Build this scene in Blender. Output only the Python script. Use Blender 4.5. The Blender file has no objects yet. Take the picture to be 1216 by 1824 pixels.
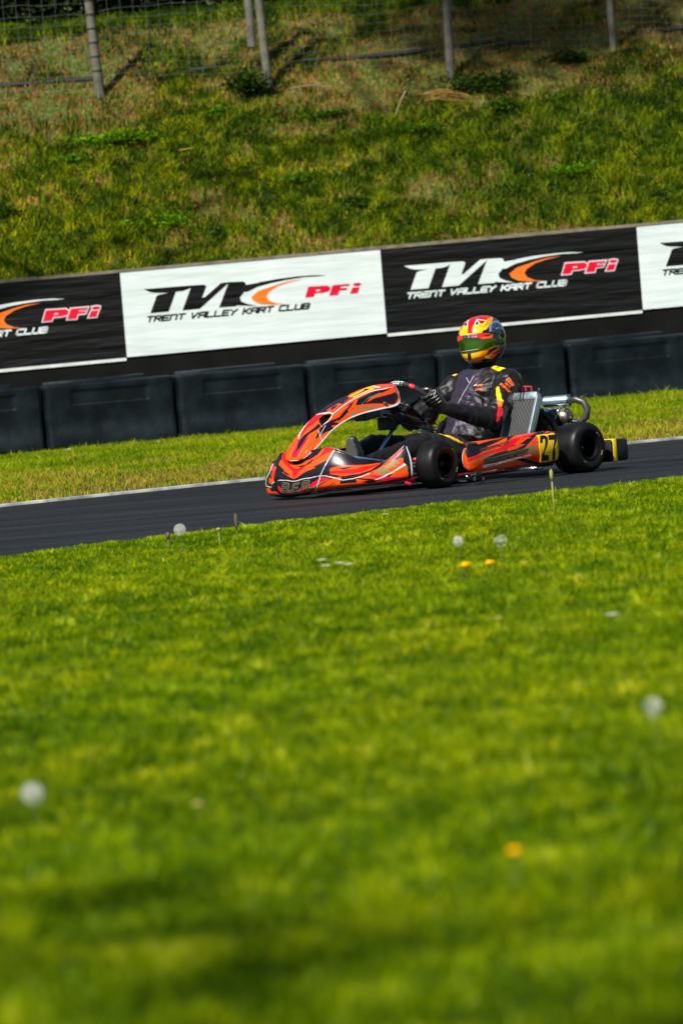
import bpy, bmesh, math, random
import numpy as np
from mathutils import Vector, Matrix, noise
from mathutils.bvhtree import BVHTree
R_=math.radians
scene=bpy.context.scene
# ------------------------------------------------------------------ camera
CAMH=0.62; ROLL=R_(4.7); PITCH=math.atan(235/6840.)
cam=bpy.data.cameras.new('camera'); co=bpy.data.objects.new('camera',cam); scene.collection.objects.link(co); scene.camera=co
cam.sensor_fit='VERTICAL'; cam.sensor_height=36.0; cam.lens=6840/1824*36.0; cam.clip_end=500; cam.clip_start=.5
M=Matrix.Rotation(-PITCH,4,'X')@Matrix.Rotation(R_(90),4,'X')@Matrix.Rotation(-ROLL,4,'Z')
co.matrix_world=Matrix.Translation((0,0,CAMH))@M
cam.dof.use_dof=True; cam.dof.focus_distance=20.9; cam.dof.aperture_fstop=5.6
# ------------------------------------------------------------------ light
SUN_AZ=R_(-148); SUN_EL=R_(48)          # clockwise from +Y
w=bpy.data.worlds.new("World"); scene.world=w; w.use_nodes=True
nt=w.node_tree; sky=nt.nodes.new('ShaderNodeTexSky'); sky.sky_type='NISHITA'; sky.sun_disc=False
sky.sun_elevation=SUN_EL; sky.sun_rotation=SUN_AZ; sky.air_density=1.0; sky.dust_density=.6
nt.links.new(sky.outputs[0],nt.nodes['Background'].inputs[0]); nt.nodes['Background'].inputs[1].default_value=.05
sl=bpy.data.lights.new('sun','SUN'); sl.energy=5.0; sl.angle=R_(.5); sl.color=(1,.95,.86)
so=bpy.data.objects.new('sun',sl); scene.collection.objects.link(so)
sd=Vector((math.sin(SUN_AZ)*math.cos(SUN_EL),math.cos(SUN_AZ)*math.cos(SUN_EL),math.sin(SUN_EL)))
so.rotation_euler=sd.to_track_quat('Z','Y').to_euler(); so.location=(-6,-4,12)
scene.view_settings.view_transform='Standard'; scene.view_settings.look='None'; scene.view_settings.exposure=0.68; scene.view_settings.gamma=1
random.seed(3); rng=np.random.default_rng(5)
# ------------------------------------------------------------------ helpers
C=scene.collection
def tag(o,label=None,cat=None,group=None,kind=None):
    if label: o['label']=label
    if cat: o['category']=cat
    if group: o['group']=group
    if kind: o['kind']=kind
    return o
def empty(name,loc,rz=0):
    o=bpy.data.objects.new(name,None); C.objects.link(o); o.location=loc; o.rotation_euler=(0,0,rz); o.empty_display_size=.2; return o
def link(name,me,mat=None,parent=None,smooth=False):
    o=bpy.data.objects.new(name,me); C.objects.link(o)
    if mat is not None and not me.materials:
        for m in (mat if isinstance(mat,(list,tuple)) else [mat]): me.materials.append(m)
    if smooth: me.polygons.foreach_set('use_smooth',[True]*len(me.polygons))
    if parent: o.parent=parent
    return o
def np_mesh(name,V,F,cols=None,rnd=None):
    """V (n,3) F (m,k) arrays, all faces of the same size"""
    me=bpy.data.meshes.new(name); V=np.asarray(V,np.float32); F=np.asarray(F,np.int32)
    me.vertices.add(len(V)); me.vertices.foreach_set('co',V.ravel())
    m,k=F.shape; me.loops.add(m*k); me.loops.foreach_set('vertex_index',F.ravel())
    me.polygons.add(m); me.polygons.foreach_set('loop_start',np.arange(0,m*k,k,dtype=np.int32)); me.polygons.foreach_set('loop_total',np.full(m,k,np.int32))
    me.update(calc_edges=True)
    if cols is not None:
        a=me.color_attributes.new('Col','FLOAT_COLOR','POINT'); c=np.ones((len(V),4),np.float32); c[:,:3]=cols; a.data.foreach_set('color',c.ravel())
    if rnd is not None:
        a=me.attributes.new('rnd','FLOAT','POINT'); a.data.foreach_set('value',np.asarray(rnd,np.float32))
    return me
def grid_faces(nu,nv,wrap=False):
    i=np.arange(nu-1 if not wrap else nu); j=np.arange(nv-1); I,J=np.meshgrid(i,j,indexing='ij'); I2=(I+1)%nu
    return np.stack([I*nv+J,I2*nv+J,I2*nv+J+1,I*nv+J+1],-1).reshape(-1,4)
class MB:
    def __init__(s): s.v=[]; s.f=[]
    def add(s,v,f):
        o=len(s.v); s.v+= [tuple(p) for p in v]; s.f+=[tuple(i+o for i in q) for q in f]; return s
    def box(s,c,size,rot=None,bev=0):
        bm=bmesh.new(); bmesh.ops.create_cube(bm,size=1)
        for v in bm.verts: v.co=Vector((v.co.x*size[0],v.co.y*size[1],v.co.z*size[2]))
        if bev: bmesh.ops.bevel(bm,geom=bm.edges[:],offset=bev,segments=2,profile=.5,affect='EDGES')
        if rot is not None: bmesh.ops.rotate(bm,verts=bm.verts,matrix=rot)
        bmesh.ops.translate(bm,verts=bm.verts,vec=Vector(c)); bm.verts.index_update()
        s.add([v.co[:] for v in bm.verts],[[v.index for v in f.verts] for f in bm.faces]); bm.free(); return s
    def tube(s,pts,r,n=10,cap=True,closed=False):
        P=[Vector(p) for p in pts]; m=len(P); rr=r if isinstance(r,(list,tuple)) else [r]*m; V=[];Fc=[]; up=None
        for i,p in enumerate(P):
            if closed: t=(P[(i+1)%m]-P[i-1]).normalized()
            else: t=(P[min(i+1,m-1)]-P[max(i-1,0)]).normalized()
            if up is None: up=t.orthogonal().normalized()
            up=(up-t*up.dot(t)).normalized(); b=t.cross(up)
            for k in range(n):
                a=2*math.pi*k/n; V.append(p+(up*math.cos(a)+b*math.sin(a))*rr[i])
        for i in range(m if closed else m-1):
            j=(i+1)%m
            for k in range(n): Fc.append((i*n+k,i*n+(k+1)%n,j*n+(k+1)%n,j*n+k))
        if cap and not closed: Fc.append(tuple(range(n))[::-1]); Fc.append(tuple((m-1)*n+k for k in range(n)))
        return s.add(V,Fc)
    def lathe(s,prof,c,axis,n=32,closed=False):
        """prof list of (r,h) about axis through c"""
        ax=Vector(axis).normalized(); e=ax.orthogonal().normalized(); b=ax.cross(e); V=[];Fc=[]; c=Vector(c); m=len(prof)
        for k in range(n):
            a=2*math.pi*k/n; d=e*math.cos(a)+b*math.sin(a)
            for r,h in prof: V.append(c+d*r+ax*h)
        for k in range(n):
            q=(k+1)%n
            for i in range(m if closed else m-1): Fc.append((k*m+i,q*m+i,q*m+(i+1)%m,k*m+(i+1)%m))
        return s.add(V,Fc)
    def ball(s,c,r,rot=None,nu=16,nv=10):
        rx,ry,rz=(r,r,r) if not isinstance(r,(tuple,list)) else r; V=[];Fc=[]
        for i in range(nv+1):
            t=math.pi*i/nv
            for k in range(nu):
                a=2*math.pi*k/nu; p=Vector((rx*math.sin(t)*math.cos(a),ry*math.sin(t)*math.sin(a),rz*math.cos(t)))
                if rot is not None: p=rot@p
                V.append(p+Vector(c))
        for i in range(nv):
            for k in range(nu):
                a,b,c2,d=i*nu+k,(i+1)*nu+k,(i+1)*nu+(k+1)%nu,i*nu+(k+1)%nu
                Fc.append((a,b,c2,d))
        return s.add(V,Fc)
    def capsule(s,a,b,ra,rb,n=14):
        a=Vector(a);b=Vector(b);t=(b-a).normalized(); pts=[];rs=[]
        for q in (.999,.94,.8,.55,.28): pts.append(a-t*ra*q); rs.append(ra*math.sqrt(max(0,1-q*q)))
        for q in range(7): pts.append(a.lerp(b,q/6)); rs.append(ra+(rb-ra)*q/6)
        for q in (.28,.55,.8,.94,.999): pts.append(b+t*rb*q); rs.append(rb*math.sqrt(max(0,1-q*q)))
        return s.tube(pts,rs,n)
    def loft(s,rings,n=24,p=1.0):
        """rings: (centre, U vector, V vector)"""
        V=[];Fc=[];m=len(rings)
        for c,U,W in rings:
            c=Vector(c);U=Vector(U);W=Vector(W)
            for k in range(n):
                a=2*math.pi*k/n; ca,sa=math.cos(a),math.sin(a)
                V.append(c+U*(math.copysign(abs(ca)**p,ca))+W*(math.copysign(abs(sa)**p,sa)))
        for i in range(m-1):
            for k in range(n): Fc.append((i*n+k,i*n+(k+1)%n,(i+1)*n+(k+1)%n,(i+1)*n+k))
        Fc.append(tuple(range(n))[::-1]); Fc.append(tuple((m-1)*n+k for k in range(n)))
        return s.add(V,Fc)
    def prism(s,poly,z0,z1,mp=lambda x,y,z:(x,y,z)):
        n=len(poly); V=[mp(x,y,z0) for x,y in poly]+[mp(x,y,z1) for x,y in poly]
        Fc=[(i,(i+1)%n,n+(i+1)%n,n+i) for i in range(n)]+[tuple(range(n))[::-1],tuple(range(n,2*n))]
        return s.add(V,Fc)
    def mesh(s,name,fix=True):
        me=bpy.data.meshes.new(name); me.from_pydata([tuple(map(float,p)) for p in s.v],[],s.f)
        if fix:
            bm=bmesh.new(); bm.from_mesh(me); bmesh.ops.recalc_face_normals(bm,faces=bm.faces); bm.to_mesh(me); bm.free()
        me.update(); return me
    def build(s,name,mat,parent=None,smooth=False,auto=False):
        o=link(name,s.mesh(name),mat,parent,smooth or auto)
        if auto: o.data.set_sharp_from_angle(angle=R_(38))
        return o
def remesh(mb,voxel,smooth_it=4,name='m'):
    """union of closed shapes as one continuous skin"""
    me=mb.mesh(name); o=bpy.data.objects.new(name,me); C.objects.link(o)
    r=o.modifiers.new('r','REMESH'); r.mode='VOXEL'; r.voxel_size=voxel; r.use_smooth_shade=True
    if smooth_it: sm=o.modifiers.new('s','SMOOTH'); sm.iterations=smooth_it; sm.factor=.5
    dg=bpy.context.evaluated_depsgraph_get(); out=bpy.data.meshes.new_from_object(o.evaluated_get(dg)); bpy.data.objects.remove(o); bpy.data.meshes.remove(me)
    return out
# ---- materials
def mat(name,col=(.5,.5,.5),rough=.5,metal=0,coat=0,spec=.5,vcol=False,bump=None,var=None,sheen=0):
    m=bpy.data.materials.new(name); m.use_nodes=True; n=m.node_tree.nodes; l=m.node_tree.links; b=n['Principled BSDF']
    b.inputs['Base Color'].default_value=(*col,1); b.inputs['Roughness'].default_value=rough; b.inputs['Metallic'].default_value=metal
    b.inputs['Coat Weight'].default_value=coat; b.inputs['Coat Roughness'].default_value=.08; b.inputs['Specular IOR Level'].default_value=spec
    if sheen: b.inputs['Sheen Weight'].default_value=sheen
    tc=n.new('ShaderNodeTexCoord')
    if vcol:
        a=n.new('ShaderNodeVertexColor'); a.layer_name='Col'; src=a.outputs[0]
    else: src=None
    if var:   # (scale, dark factor, light factor)
        t=n.new('ShaderNodeTexNoise'); t.inputs['Scale'].default_value=var[0]; t.inputs['Detail'].default_value=5; l.new(tc.outputs['Object'],t.inputs['Vector'])
        mr=n.new('ShaderNodeMapRange'); mr.inputs[1].default_value=.3; mr.inputs[2].default_value=.7; mr.inputs[3].default_value=var[1]; mr.inputs[4].default_value=var[2]; l.new(t.outputs[0],mr.inputs[0])
        mx=n.new('ShaderNodeVectorMath'); mx.operation='SCALE'
        if src: l.new(src,mx.inputs[0])
        else: mx.inputs[0].default_value=col
        l.new(mr.outputs[0],mx.inputs['Scale']); l.new(mx.outputs[0],b.inputs['Base Color'])
        r2=n.new('ShaderNodeMapRange'); r2.inputs[1].default_value=.3; r2.inputs[2].default_value=.7; r2.inputs[3].default_value=max(.02,rough-.08); r2.inputs[4].default_value=min(1,rough+.1); l.new(t.outputs[0],r2.inputs[0]); l.new(r2.outputs[0],b.inputs['Roughness'])
    elif src: l.new(src,b.inputs['Base Color'])
    if bump:  # (scale, strength, distance)
        t=n.new('ShaderNodeTexNoise'); t.inputs['Scale'].default_value=bump[0]; t.inputs['Detail'].default_value=4; l.new(tc.outputs['Object'],t.inputs['Vector'])
        bp=n.new('ShaderNodeBump'); bp.inputs['Strength'].default_value=bump[1]; bp.inputs['Distance'].default_value=bump[2]; l.new(t.outputs[0],bp.inputs['Height']); l.new(bp.outputs[0],b.inputs['Normal'])
    return m
# ---- stroke lettering (glyph cell 1 wide, 1 high)
G={'A':[[(0,0),(0,.8),(.2,1),(1,1),(1,0)],[(0,.45),(1,.45)]],'B':[[(0,0),(0,1),(.85,1),(1,.85),(1,.6),(.85,.5),(0,.5)],[(.85,.5),(1,.4),(1,.1),(.85,0),(0,0)]],
'C':[[(1,1),(.15,1),(0,.85),(0,.15),(.15,0),(1,0)]],'D':[[(0,0),(0,1),(.8,1),(1,.8),(1,.2),(.8,0),(0,0)]],'E':[[(1,1),(.1,1),(0,.9),(0,0),(1,0)],[(0,.5),(.85,.5)]],
'F':[[(1,1),(0,1),(0,0)],[(0,.5),(.8,.5)]],'G':[[(1,1),(0,1),(0,0),(1,0),(1,.5),(.5,.5)]],'H':[[(0,0),(0,1)],[(1,0),(1,1)],[(0,.5),(1,.5)]],'I':[[(.5,0),(.5,1)]],
'K':[[(0,0),(0,1)],[(1,1),(.25,.5),(1,0)],[(0,.5),(.25,.5)]],'L':[[(0,1),(0,0),(1,0)]],'M':[[(0,0),(0,.85),(.12,1),(.88,1),(1,.85),(1,0)],[(.5,1),(.5,.2)]],'N':[[(0,0),(0,1),(.85,1),(1,.85),(1,0)]],
'O':[[(.12,0),(0,.12),(0,.88),(.12,1),(.88,1),(1,.88),(1,.12),(.88,0),(.12,0)]],'P':[[(0,0),(0,1),(1,1),(1,.45),(0,.45)]],'R':[[(0,0),(0,1),(.9,1),(1,.9),(1,.5),(0,.5)],[(.4,.5),(1,0)]],
'S':[[(1,1),(0,1),(0,.52),(1,.48),(1,0),(0,0)]],'T':[[(0,1),(1,1)],[(.5,1),(.5,0)]],'U':[[(0,1),(0,.1),(.1,0),(.9,0),(1,.1),(1,1)]],'V':[[(0,1),(.35,0),(1,1)]],'Y':[[(0,1),(.5,.5),(1,1)],[(.5,.5),(.35,0)]],
'W':[[(0,1),(0,0),(1,0),(1,1)],[(.5,0),(.5,.7)]],'.':[[(.0,.0),(.0,.12)]],'@':[[(.7,.3),(.4,.3),(.4,.7),(.75,.7),(.75,.3),(1,.3),(1,1),(0,1),(0,0),(.9,0)]],' ':[],
'2':[[(0,1),(1,1),(1,.5),(0,.5),(0,0),(1,0)]],'9':[[(1,.5),(0,.5),(0,1),(1,1),(1,0),(0,0)]],'X':[[(0,0),(1,1)],[(0,1),(1,0)]]}
def strokes(text,gap=.35,wd={'.':.0,' ':.55,'I':.3}):
    """polylines in a box: x 0..1, y 0..1"""
    x=0; out=[]
    for ch in text:
        w_=wd.get(ch,1.); 
        for pl in G[ch]: out.append([(x+(p[0]*w_ if ch!='I' else w_/2),p[1]) for p in pl])
        x+=w_+gap
    L=x-gap
    return [[(px/L,py) for px,py in pl] for pl in out],L
def ribbon(pl,mp,w2,sub=3):
    """polyline -> quads; mp maps (x,y) to 2D metric-ish space; w2 half width there"""
    Q=[]
    P=[mp(*p) for p in pl]
    for a,b in zip(P[:-1],P[1:]):
        d=np.array(b)-np.array(a); L=np.hypot(*d)+1e-9; t=d/L*w2; n_=np.array([-t[1],t[0]])
        a2=np.array(a)-t*.9; b2=np.array(b)+t*.9
        for k in range(sub):
            p=a2+(b2-a2)*k/sub; q=a2+(b2-a2)*(k+1)/sub
            Q.append([p+n_,q+n_,q-n_,p-n_])
    return Q
def pip(U,V,poly):
    inside=np.zeros(U.shape,bool); n=len(poly); j=n-1
    for i in range(n):
        xi,yi=poly[i];xj,yj=poly[j]
        if yi!=yj:
            c=((yi>V)!=(yj>V))&(U<(xj-xi)*(V-yi)/(yj-yi)+xi); inside^=c
        j=i
    return inside
COL={'O':(.82,.066,.001),'R':(.66,.002,.004),'K':(.007,.004,.008),'M':(.62,.003,.03),'G':(.20,.17,.07),'W':(.72,.74,.76),'Y':(.92,.52,.004),'V':(.55,.13,.30),
     'X':(.003,.003,.003),'D':(.35,.03,.004),'A':(.92,.22,.003),'B':(.01,.02,.10),'N':(.16,.19,.21),'E':(.02,.22,.05),'L':(.45,.35,.38)}
def paint(U,V,base,art):
    c=np.empty(U.shape+(3,)); c[:]=COL[base]
    for k,poly in art:
        P=np.array(poly)
        m=(U>=P[:,0].min())&(U<=P[:,0].max())&(V>=P[:,1].min())&(V<=P[:,1].max())
        if m.any():
            idx=np.nonzero(m); ins=pip(U[idx],V[idx],poly); c[idx[0][ins],idx[1][ins]]=COL[k]
    return c
def crom(pts, t):
    """catmull-rom through rows of pts, t in 0..1 (array); first column is the parameter"""
    P=np.array(pts,float); k=P[:,0]; t=np.clip(np.asarray(t,float),k[0],k[-1])
    i=np.clip(np.searchsorted(k,t,side='right')-1,0,len(k)-2)
    V=P[:,1:]; m=np.zeros_like(V)
    m[1:-1]=(V[2:]-V[:-2])/(k[2:]-k[:-2])[:,None]
    m[0]=(V[1]-V[0])/(k[1]-k[0]); m[-1]=(V[-1]-V[-2])/(k[-1]-k[-2])
    h=(k[i+1]-k[i]); s=((t-k[i])/h)[...,None]; h=h[...,None]
    return (2*s**3-3*s**2+1)*V[i]+(s**3-2*s**2+s)*h*m[i]+(-2*s**3+3*s**2)*V[i+1]+(s**3-s**2)*h*m[i+1]
# front fairing: u 0 right tip .. 1 left tip ; x, y, ztop, zbot, lean
FAIR=[(0.00,1.25,-.48,.215,.060,.02),
      (0.08,1.36,-.437,.208,.050,.03),
      (0.17,1.455,-.372,.205,.028,.04),
      (0.245,1.52,-.298,.208,.018,.04),
      (0.30,1.555,-.225,.222,.015,.04),
      (0.335,1.578,-.185,.250,.014,.05),
      (0.40,1.595,-.10,.250,.016,.06),
      (0.47,1.603,0.0,.228,.019,.06),
      (0.55,1.600,.10,.258,.034,.05),
      (0.655,1.565,.235,.264,.042,.045),
      (0.71,1.530,.31,.237,.044,.04),
      (0.77,1.478,.375,.196,.047,.035),
      (0.825,1.418,.425,.167,.05,.03),
      (0.87,1.37,.458,.166,.052,.03),
      (0.93,1.31,.495,.203,.055,.03),
      (0.985,1.255,.523,.243,.060,.03),
      (1.00,1.235,.528,.236,.062,.03)]
def S_fair(u,v):
    q=crom(FAIR,u); x,y,zt,zb,ln=[q[...,i] for i in range(5)]
    d=crom(FAIR,np.clip(u+.01,0,1))-crom(FAIR,np.clip(u-.01,0,1)); L=np.hypot(d[...,0],d[...,1]); nx=-d[...,1]/L*-1; ny=-d[...,0]/L
    # outward normal: tangent (dx,dy); going right->left with y rising, outward = (dy,-dx)
    nx=d[...,1]/L; ny=-d[...,0]/L
    off=crom([(0,.045,0),(.06,.012,0),(.16,.0,0),(.42,-.0015,0),(.5,.0,0),(1,0,0)],v)
    inn=np.where(v<=.5,off[...,0],0)+np.where(v>.5,ln*np.clip((v-.5)/.4,0,1)**1.5+np.clip((v-.93)/.07,0,1)**2*.012,0)
    z=zb+(zt-zb)*np.sin(np.clip(v,0,1)*np.pi/2*1.0)**.92 if False else zb+(zt-zb)*np.minimum(v/.95,1-(np.clip(v-.95,0,1)/.05)*.0)
    return np.stack([x-nx*inn,y-ny*inn,z],-1)
# steering fairing (nose panel): u 0 bottom tip .. 1 top ; xc,zc,width,drop
NOSE=[(0,1.592,.208,.035,.006),(.03,1.59,.222,.070,.010),(.10,1.565,.262,.098,.022),(.22,1.498,.322,.105,.035),(.36,1.41,.392,.106,.045),(.50,1.305,.452,.112,.058),
      (.64,1.185,.503,.122,.080),(.78,1.06,.538,.137,.100),(.9,.955,.565,.146,.115),(.97,.90,.575,.14,.095),(1,.875,.577,.118,.052)]
def S_nose(u,v):
    q=crom(NOSE,u); xc,zc,w,dr=[q[...,i] for i in range(4)]
    d=crom(NOSE,np.clip(u+.02,0,1))-crom(NOSE,np.clip(u-.02,0,1)); L=np.hypot(d[...,0],d[...,1])
    nx=d[...,1]/L; nz=-d[...,0]/L   # outward normal (forward/up)
    a=np.abs(v); s=np.sign(v)
    yy=np.where(a<.62,a/.62*.80,.80+(a-.62)/.38*.20)
    dd=np.where(a<.62,(a/.62)**2*.10,.10+(np.clip(a-.62,0,1)/.38)**1.15*.90)
    return np.stack([xc-nx*dr*dd,s*w*yy,zc-nz*dr*dd],-1)
POD=[(0.00,.925,.600,.210,.085),(0.04,.945,.632,.218,.078),(0.08,.948,.655,.226,.073),(0.15,.915,.673,.228,.070),(0.22,.86,.681,.230,.070),
     (0.35,.74,.686,.233,.070),
     (0.55,.60,.693,.238,.070),(0.75,.42,.690,.244,.072),(0.90,.285,.680,.248,.078),(0.96,.232,.668,.247,.080),(1.0,.205,.64,.240,.085)]
def S_pod(u,v):
    q=crom(POD,u); x,y,zt,zb=[q[...,i] for i in range(4)]
    d=crom(POD,np.clip(u+.01,0,1))-crom(POD,np.clip(u-.01,0,1)); L=np.hypot(d[...,0],d[...,1])
    nx=d[...,1]/L; ny=-d[...,0]/L
    off=crom([(0,.055),(.10,.018),(.25,.004),(.5,.0),(.72,.008),(.86,.022),(.95,.045),(1,.085)],v)[...,0]
    zz=crom([(0,0.),(.10,.03),(.25,.24),(.5,.52),(.72,.78),(.86,.93),(.95,.985),(1,1.)],v)[...,0]
    return np.stack([x-nx*off,y-ny*off,zb+(zt-zb)*zz],-1)
# helmet in own frame: X forward, Y left, Z up, centre at origin. u azimuth -1..1 (*180deg), v elevation -1..1
def S_helm(u,v,off=0.):
    az=u*np.pi; el=v*np.pi/2
    ce,se=np.cos(el),np.sin(el)
    p=.86
    cx=np.sign(ce)*np.abs(ce)**p; sz=np.sign(se)*np.abs(se)**.92
    ax=np.where(np.cos(az)>0,.158,.150); 
    X=ax*cx*np.sign(np.cos(az))*np.abs(np.cos(az))**.95; Y=.126*cx*np.sign(np.sin(az))*np.abs(np.sin(az))**.95; Z=.139*sz
    chin=np.clip(np.cos(az),0,1)**2*np.exp(-((el+.66)/.42)**2)
    X=X+.034*chin; 
    back=np.clip(-np.cos(az),0,1)**1.5*np.exp(-((el+.6)/.5)**2)
    X=X+.022*back; Z=Z+.012*back
    n=np.stack([X/ax**2,Y/.126**2,Z/.139**2],-1); n/=np.linalg.norm(n,axis=-1,keepdims=True)+1e-9
    return np.stack([X,Y,Z],-1)+n*off
FAIR_ART=[('O',[(0.361,0.866),(0.363,0.711),(0.415,0.598),(0.405,0.548),(0.475,0.427),(0.481,0.431),(0.595,0.527),(0.583,0.556),(0.647,0.678),(0.669,0.916),(0.669,0.941),(0.613,0.937),(0.595,0.812),(0.559,0.736),(0.507,0.728),(0.449,0.774),(0.405,0.858),(0.381,0.929)]),
('R',[(0.375,0.979),(0.353,0.904),(0.385,0.77),(0.425,0.669),(0.415,0.711),(0.457,0.623),(0.475,0.427),(0.503,0.561),(0.525,0.569),(0.659,0.87),(0.669,0.941),(0.625,0.933),(0.607,0.774),(0.549,0.657),(0.493,0.644),(0.459,0.686),(0.421,0.774),(0.389,0.87)]),
('K',[(0.631,0.72),(0.663,0.887),(0.667,0.908),(0.639,0.749)]),
('K',[(0.357,0.841),(0.363,0.854),(0.381,0.766),(0.367,0.795)]),
('M',[(0.373,0.272),(0.397,0.18),(0.391,0.134),(0.461,0.126),(0.479,0.13),(0.561,0.18),(0.619,0.297),(0.659,0.284),(0.653,0.247),(0.555,0.054),(0.515,0.025),(0.461,0.063),(0.391,0.08),(0.369,0.184)]),
('K',[(0.471,0.72),(0.541,0.653),(0.583,0.761),(0.565,0.64),(0.517,0.623)]),
('K',[(0.391,0.598),(0.435,0.561),(0.451,0.494),(0.423,0.523)]),
('K',[(0.599,0.054),(0.639,0.176),(0.655,0.193),(0.619,0.059)]),
('G',[(0.653,0.243),(0.665,0.264),(0.569,0.075),(0.535,0.021),(0.517,0.038)]),
('O',[(0.539,0.013),(0.589,0.08),(0.667,0.259),(0.699,0.314),(0.687,0.017),(0.569,0)]),
('K',[(0.607,0.004),(0.675,0.163),(0.675,0.146),(0.613,0)]),
('O',[(0.659,0.485),(0.685,0.544),(0.73,0.64),(0.769,0.724),(0.75,0.573),(0.709,0.464),(0.659,0.423)]),
('O',[(0.792,0.791),(0.852,1),(0.884,1),(0.864,0.996),(0.822,0.669),(0.769,0.435),(0.709,0.322),(0.659,0.36),(0.659,0.435)]),
('R',[(0.697,0.456),(0.75,0.565),(0.786,0.711),(0.866,1),(0.85,0.916),(0.784,0.536),(0.744,0.418),(0.703,0.389),(0.659,0.372),(0.659,0.423)]),
('O',[(0.814,0.569),(0.866,0.841),(0.906,0.824),(0.962,0.69),(0.96,0.51),(0.978,0.402),(0.98,0.059),(0.9,0.105),(0.84,0.067),(0.637,0.004),(0.645,0.042),(0.667,0.1),(0.695,0.126),(0.757,0.146),(0.753,0.255),(0.776,0.381)]),
('O',[(0.916,1),(0.976,1),(0.976,0.937),(0.906,0.845),(0.9,0.854),(0.866,0.858),(0.934,0.996)]),
('K',[(0.95,1),(0.964,1),(0.914,1),(0.86,0.841),(0.81,0.54),(0.767,0.377),(0.707,0.255),(0.717,0.322),(0.771,0.423),(0.804,0.561),(0.842,0.858),(0.892,1)]),
('K',[(0.691,0.502),(0.728,0.598),(0.746,0.598),(0.711,0.494)]),
('K',[(0.838,0.213),(0.89,0.393),(0.902,0.331),(0.868,0.172)]),
('K',[(0.773,0.163),(0.812,0.23),(0.838,0.121),(0.802,0.096)]),
('V',[(0.906,0.824),(0.972,0.912),(0.974,0.875),(0.914,0.795)]),
('K',[(0.918,0.787),(0.974,0.866),(0.966,0.724)]),
('G',[(0.826,0.582),(0.864,0.77),(0.922,0.782),(0.93,0.736),(0.944,0.59),(0.908,0.657),(0.938,0.498),(0.878,0.665),(0.884,0.498),(0.912,0.331),(0.824,0.519)]),
('M',[(0.808,0.427),(0.846,0.393),(0.894,0.238),(0.972,0.067),(0.9,0.088),(0.844,0.205),(0.812,0.343)]),
('K',[(0.753,0.301),(0.812,0.272),(0.884,0.088),(0.838,0.155),(0.757,0.264)]),
('K',[(0.693,0.159),(0.75,0.255),(0.755,0.167),(0.695,0.126)]),
('G',[(0.643,0.008),(0.695,0.197),(0.695,0.176),(0.651,0)]),
('G',[(0.96,0.448),(0.974,0.331),(0.976,0.251),(0.966,0.289)]),
('W',[(0.822,0.218),(0.87,0.385),(0.93,0.473),(0.964,0.519),(0.972,0.444),(0.936,0.435),(0.878,0.351),(0.828,0.213)]),
('W',[(0.657,0.289),(0.683,0.251),(0.683,0.268),(0.657,0.301)]),
('W',[(0.681,0.255),(0.705,0.209),(0.707,0.226),(0.683,0.268)]),
('W',[(0.705,0.213),(0.744,0.255),(0.744,0.276),(0.705,0.226)]),
('W',[(0.742,0.255),(0.784,0.364),(0.782,0.385),(0.742,0.272)]),
('W',[(0.782,0.36),(0.808,0.481),(0.806,0.502),(0.782,0.381)]),
('W',[(0.313,0.314),(0.377,0.372),(0.375,0.381),(0.309,0.331)]),
('W',[(0.373,0.368),(0.443,0.381),(0.443,0.393),(0.375,0.381)]),
('W',[(0.441,0.381),(0.505,0.347),(0.505,0.36),(0.441,0.393)]),
('W',[(0.503,0.351),(0.565,0.318),(0.565,0.331),(0.503,0.364)]),
('W',[(0.565,0.318),(0.611,0.335),(0.611,0.343),(0.563,0.331)]),
('W',[(0.611,0.335),(0.643,0.318),(0.643,0.331),(0.611,0.343)]),
('W',[(0.641,0.318),(0.669,0.276),(0.671,0.289),(0.641,0.331)]),
('W',[(0.669,0.28),(0.697,0.23),(0.699,0.243),(0.669,0.293)]),
('W',[(0.669,0.916),(0.653,0.732),(0.657,0.724),(0.671,0.912)]),
('W',[(0.655,0.736),(0.637,0.565),(0.641,0.556),(0.657,0.732)]),
('W',[(0.639,0.573),(0.617,0.372),(0.619,0.368),(0.641,0.565)]),
('W',[(0.617,0.381),(0.605,0.226),(0.607,0.218),(0.619,0.372)]),
('W',[(0.605,0.23),(0.593,0.109),(0.595,0.1),(0.607,0.226)]),
('W',[(0.593,0.113),(0.565,0),(0.569,0),(0.595,0.109)]),
('X',[(0.349,0.674),(0.357,0.757),(0.377,0.418),(0.361,0.096),(0.343,0.1)]),
('O',[(0.178,0.791),(0.176,0.82),(0.18,0.716),(0.18,0.732),(0.18,0.682)]),
('O',[(0.184,0.573),(0.182,0.674),(0.19,0.506),(0.188,0.519)]),
('O',[(0.186,0.941),(0.353,0.657),(0.343,0.368),(0.315,0.335),(0.277,0.381),(0.281,0.523),(0.321,0.423),(0.297,0.611),(0.321,0.607)]),
('R',[(0.188,0.933),(0.265,0.883),(0.355,0.544),(0.341,0.372),(0.331,0.586)]),
('O',[(0.194,0.234),(0.277,0.255),(0.291,0.163),(0.351,0.142),(0.373,0.063),(0.216,0.092)]),
('W',[(0.259,0.895),(0.265,0.657),(0.273,0.644),(0.273,0.875)]),
('W',[(0.267,0.661),(0.229,0.481),(0.242,0.473),(0.273,0.653)]),
('W',[(0.229,0.485),(0.192,0.326),(0.229,0.343),(0.244,0.485)]),
('W',[(0.194,0.326),(0.263,0.284),(0.267,0.297),(0.222,0.356)]),
('W',[(0.261,0.289),(0.299,0.259),(0.301,0.272),(0.263,0.305)])]
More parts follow.
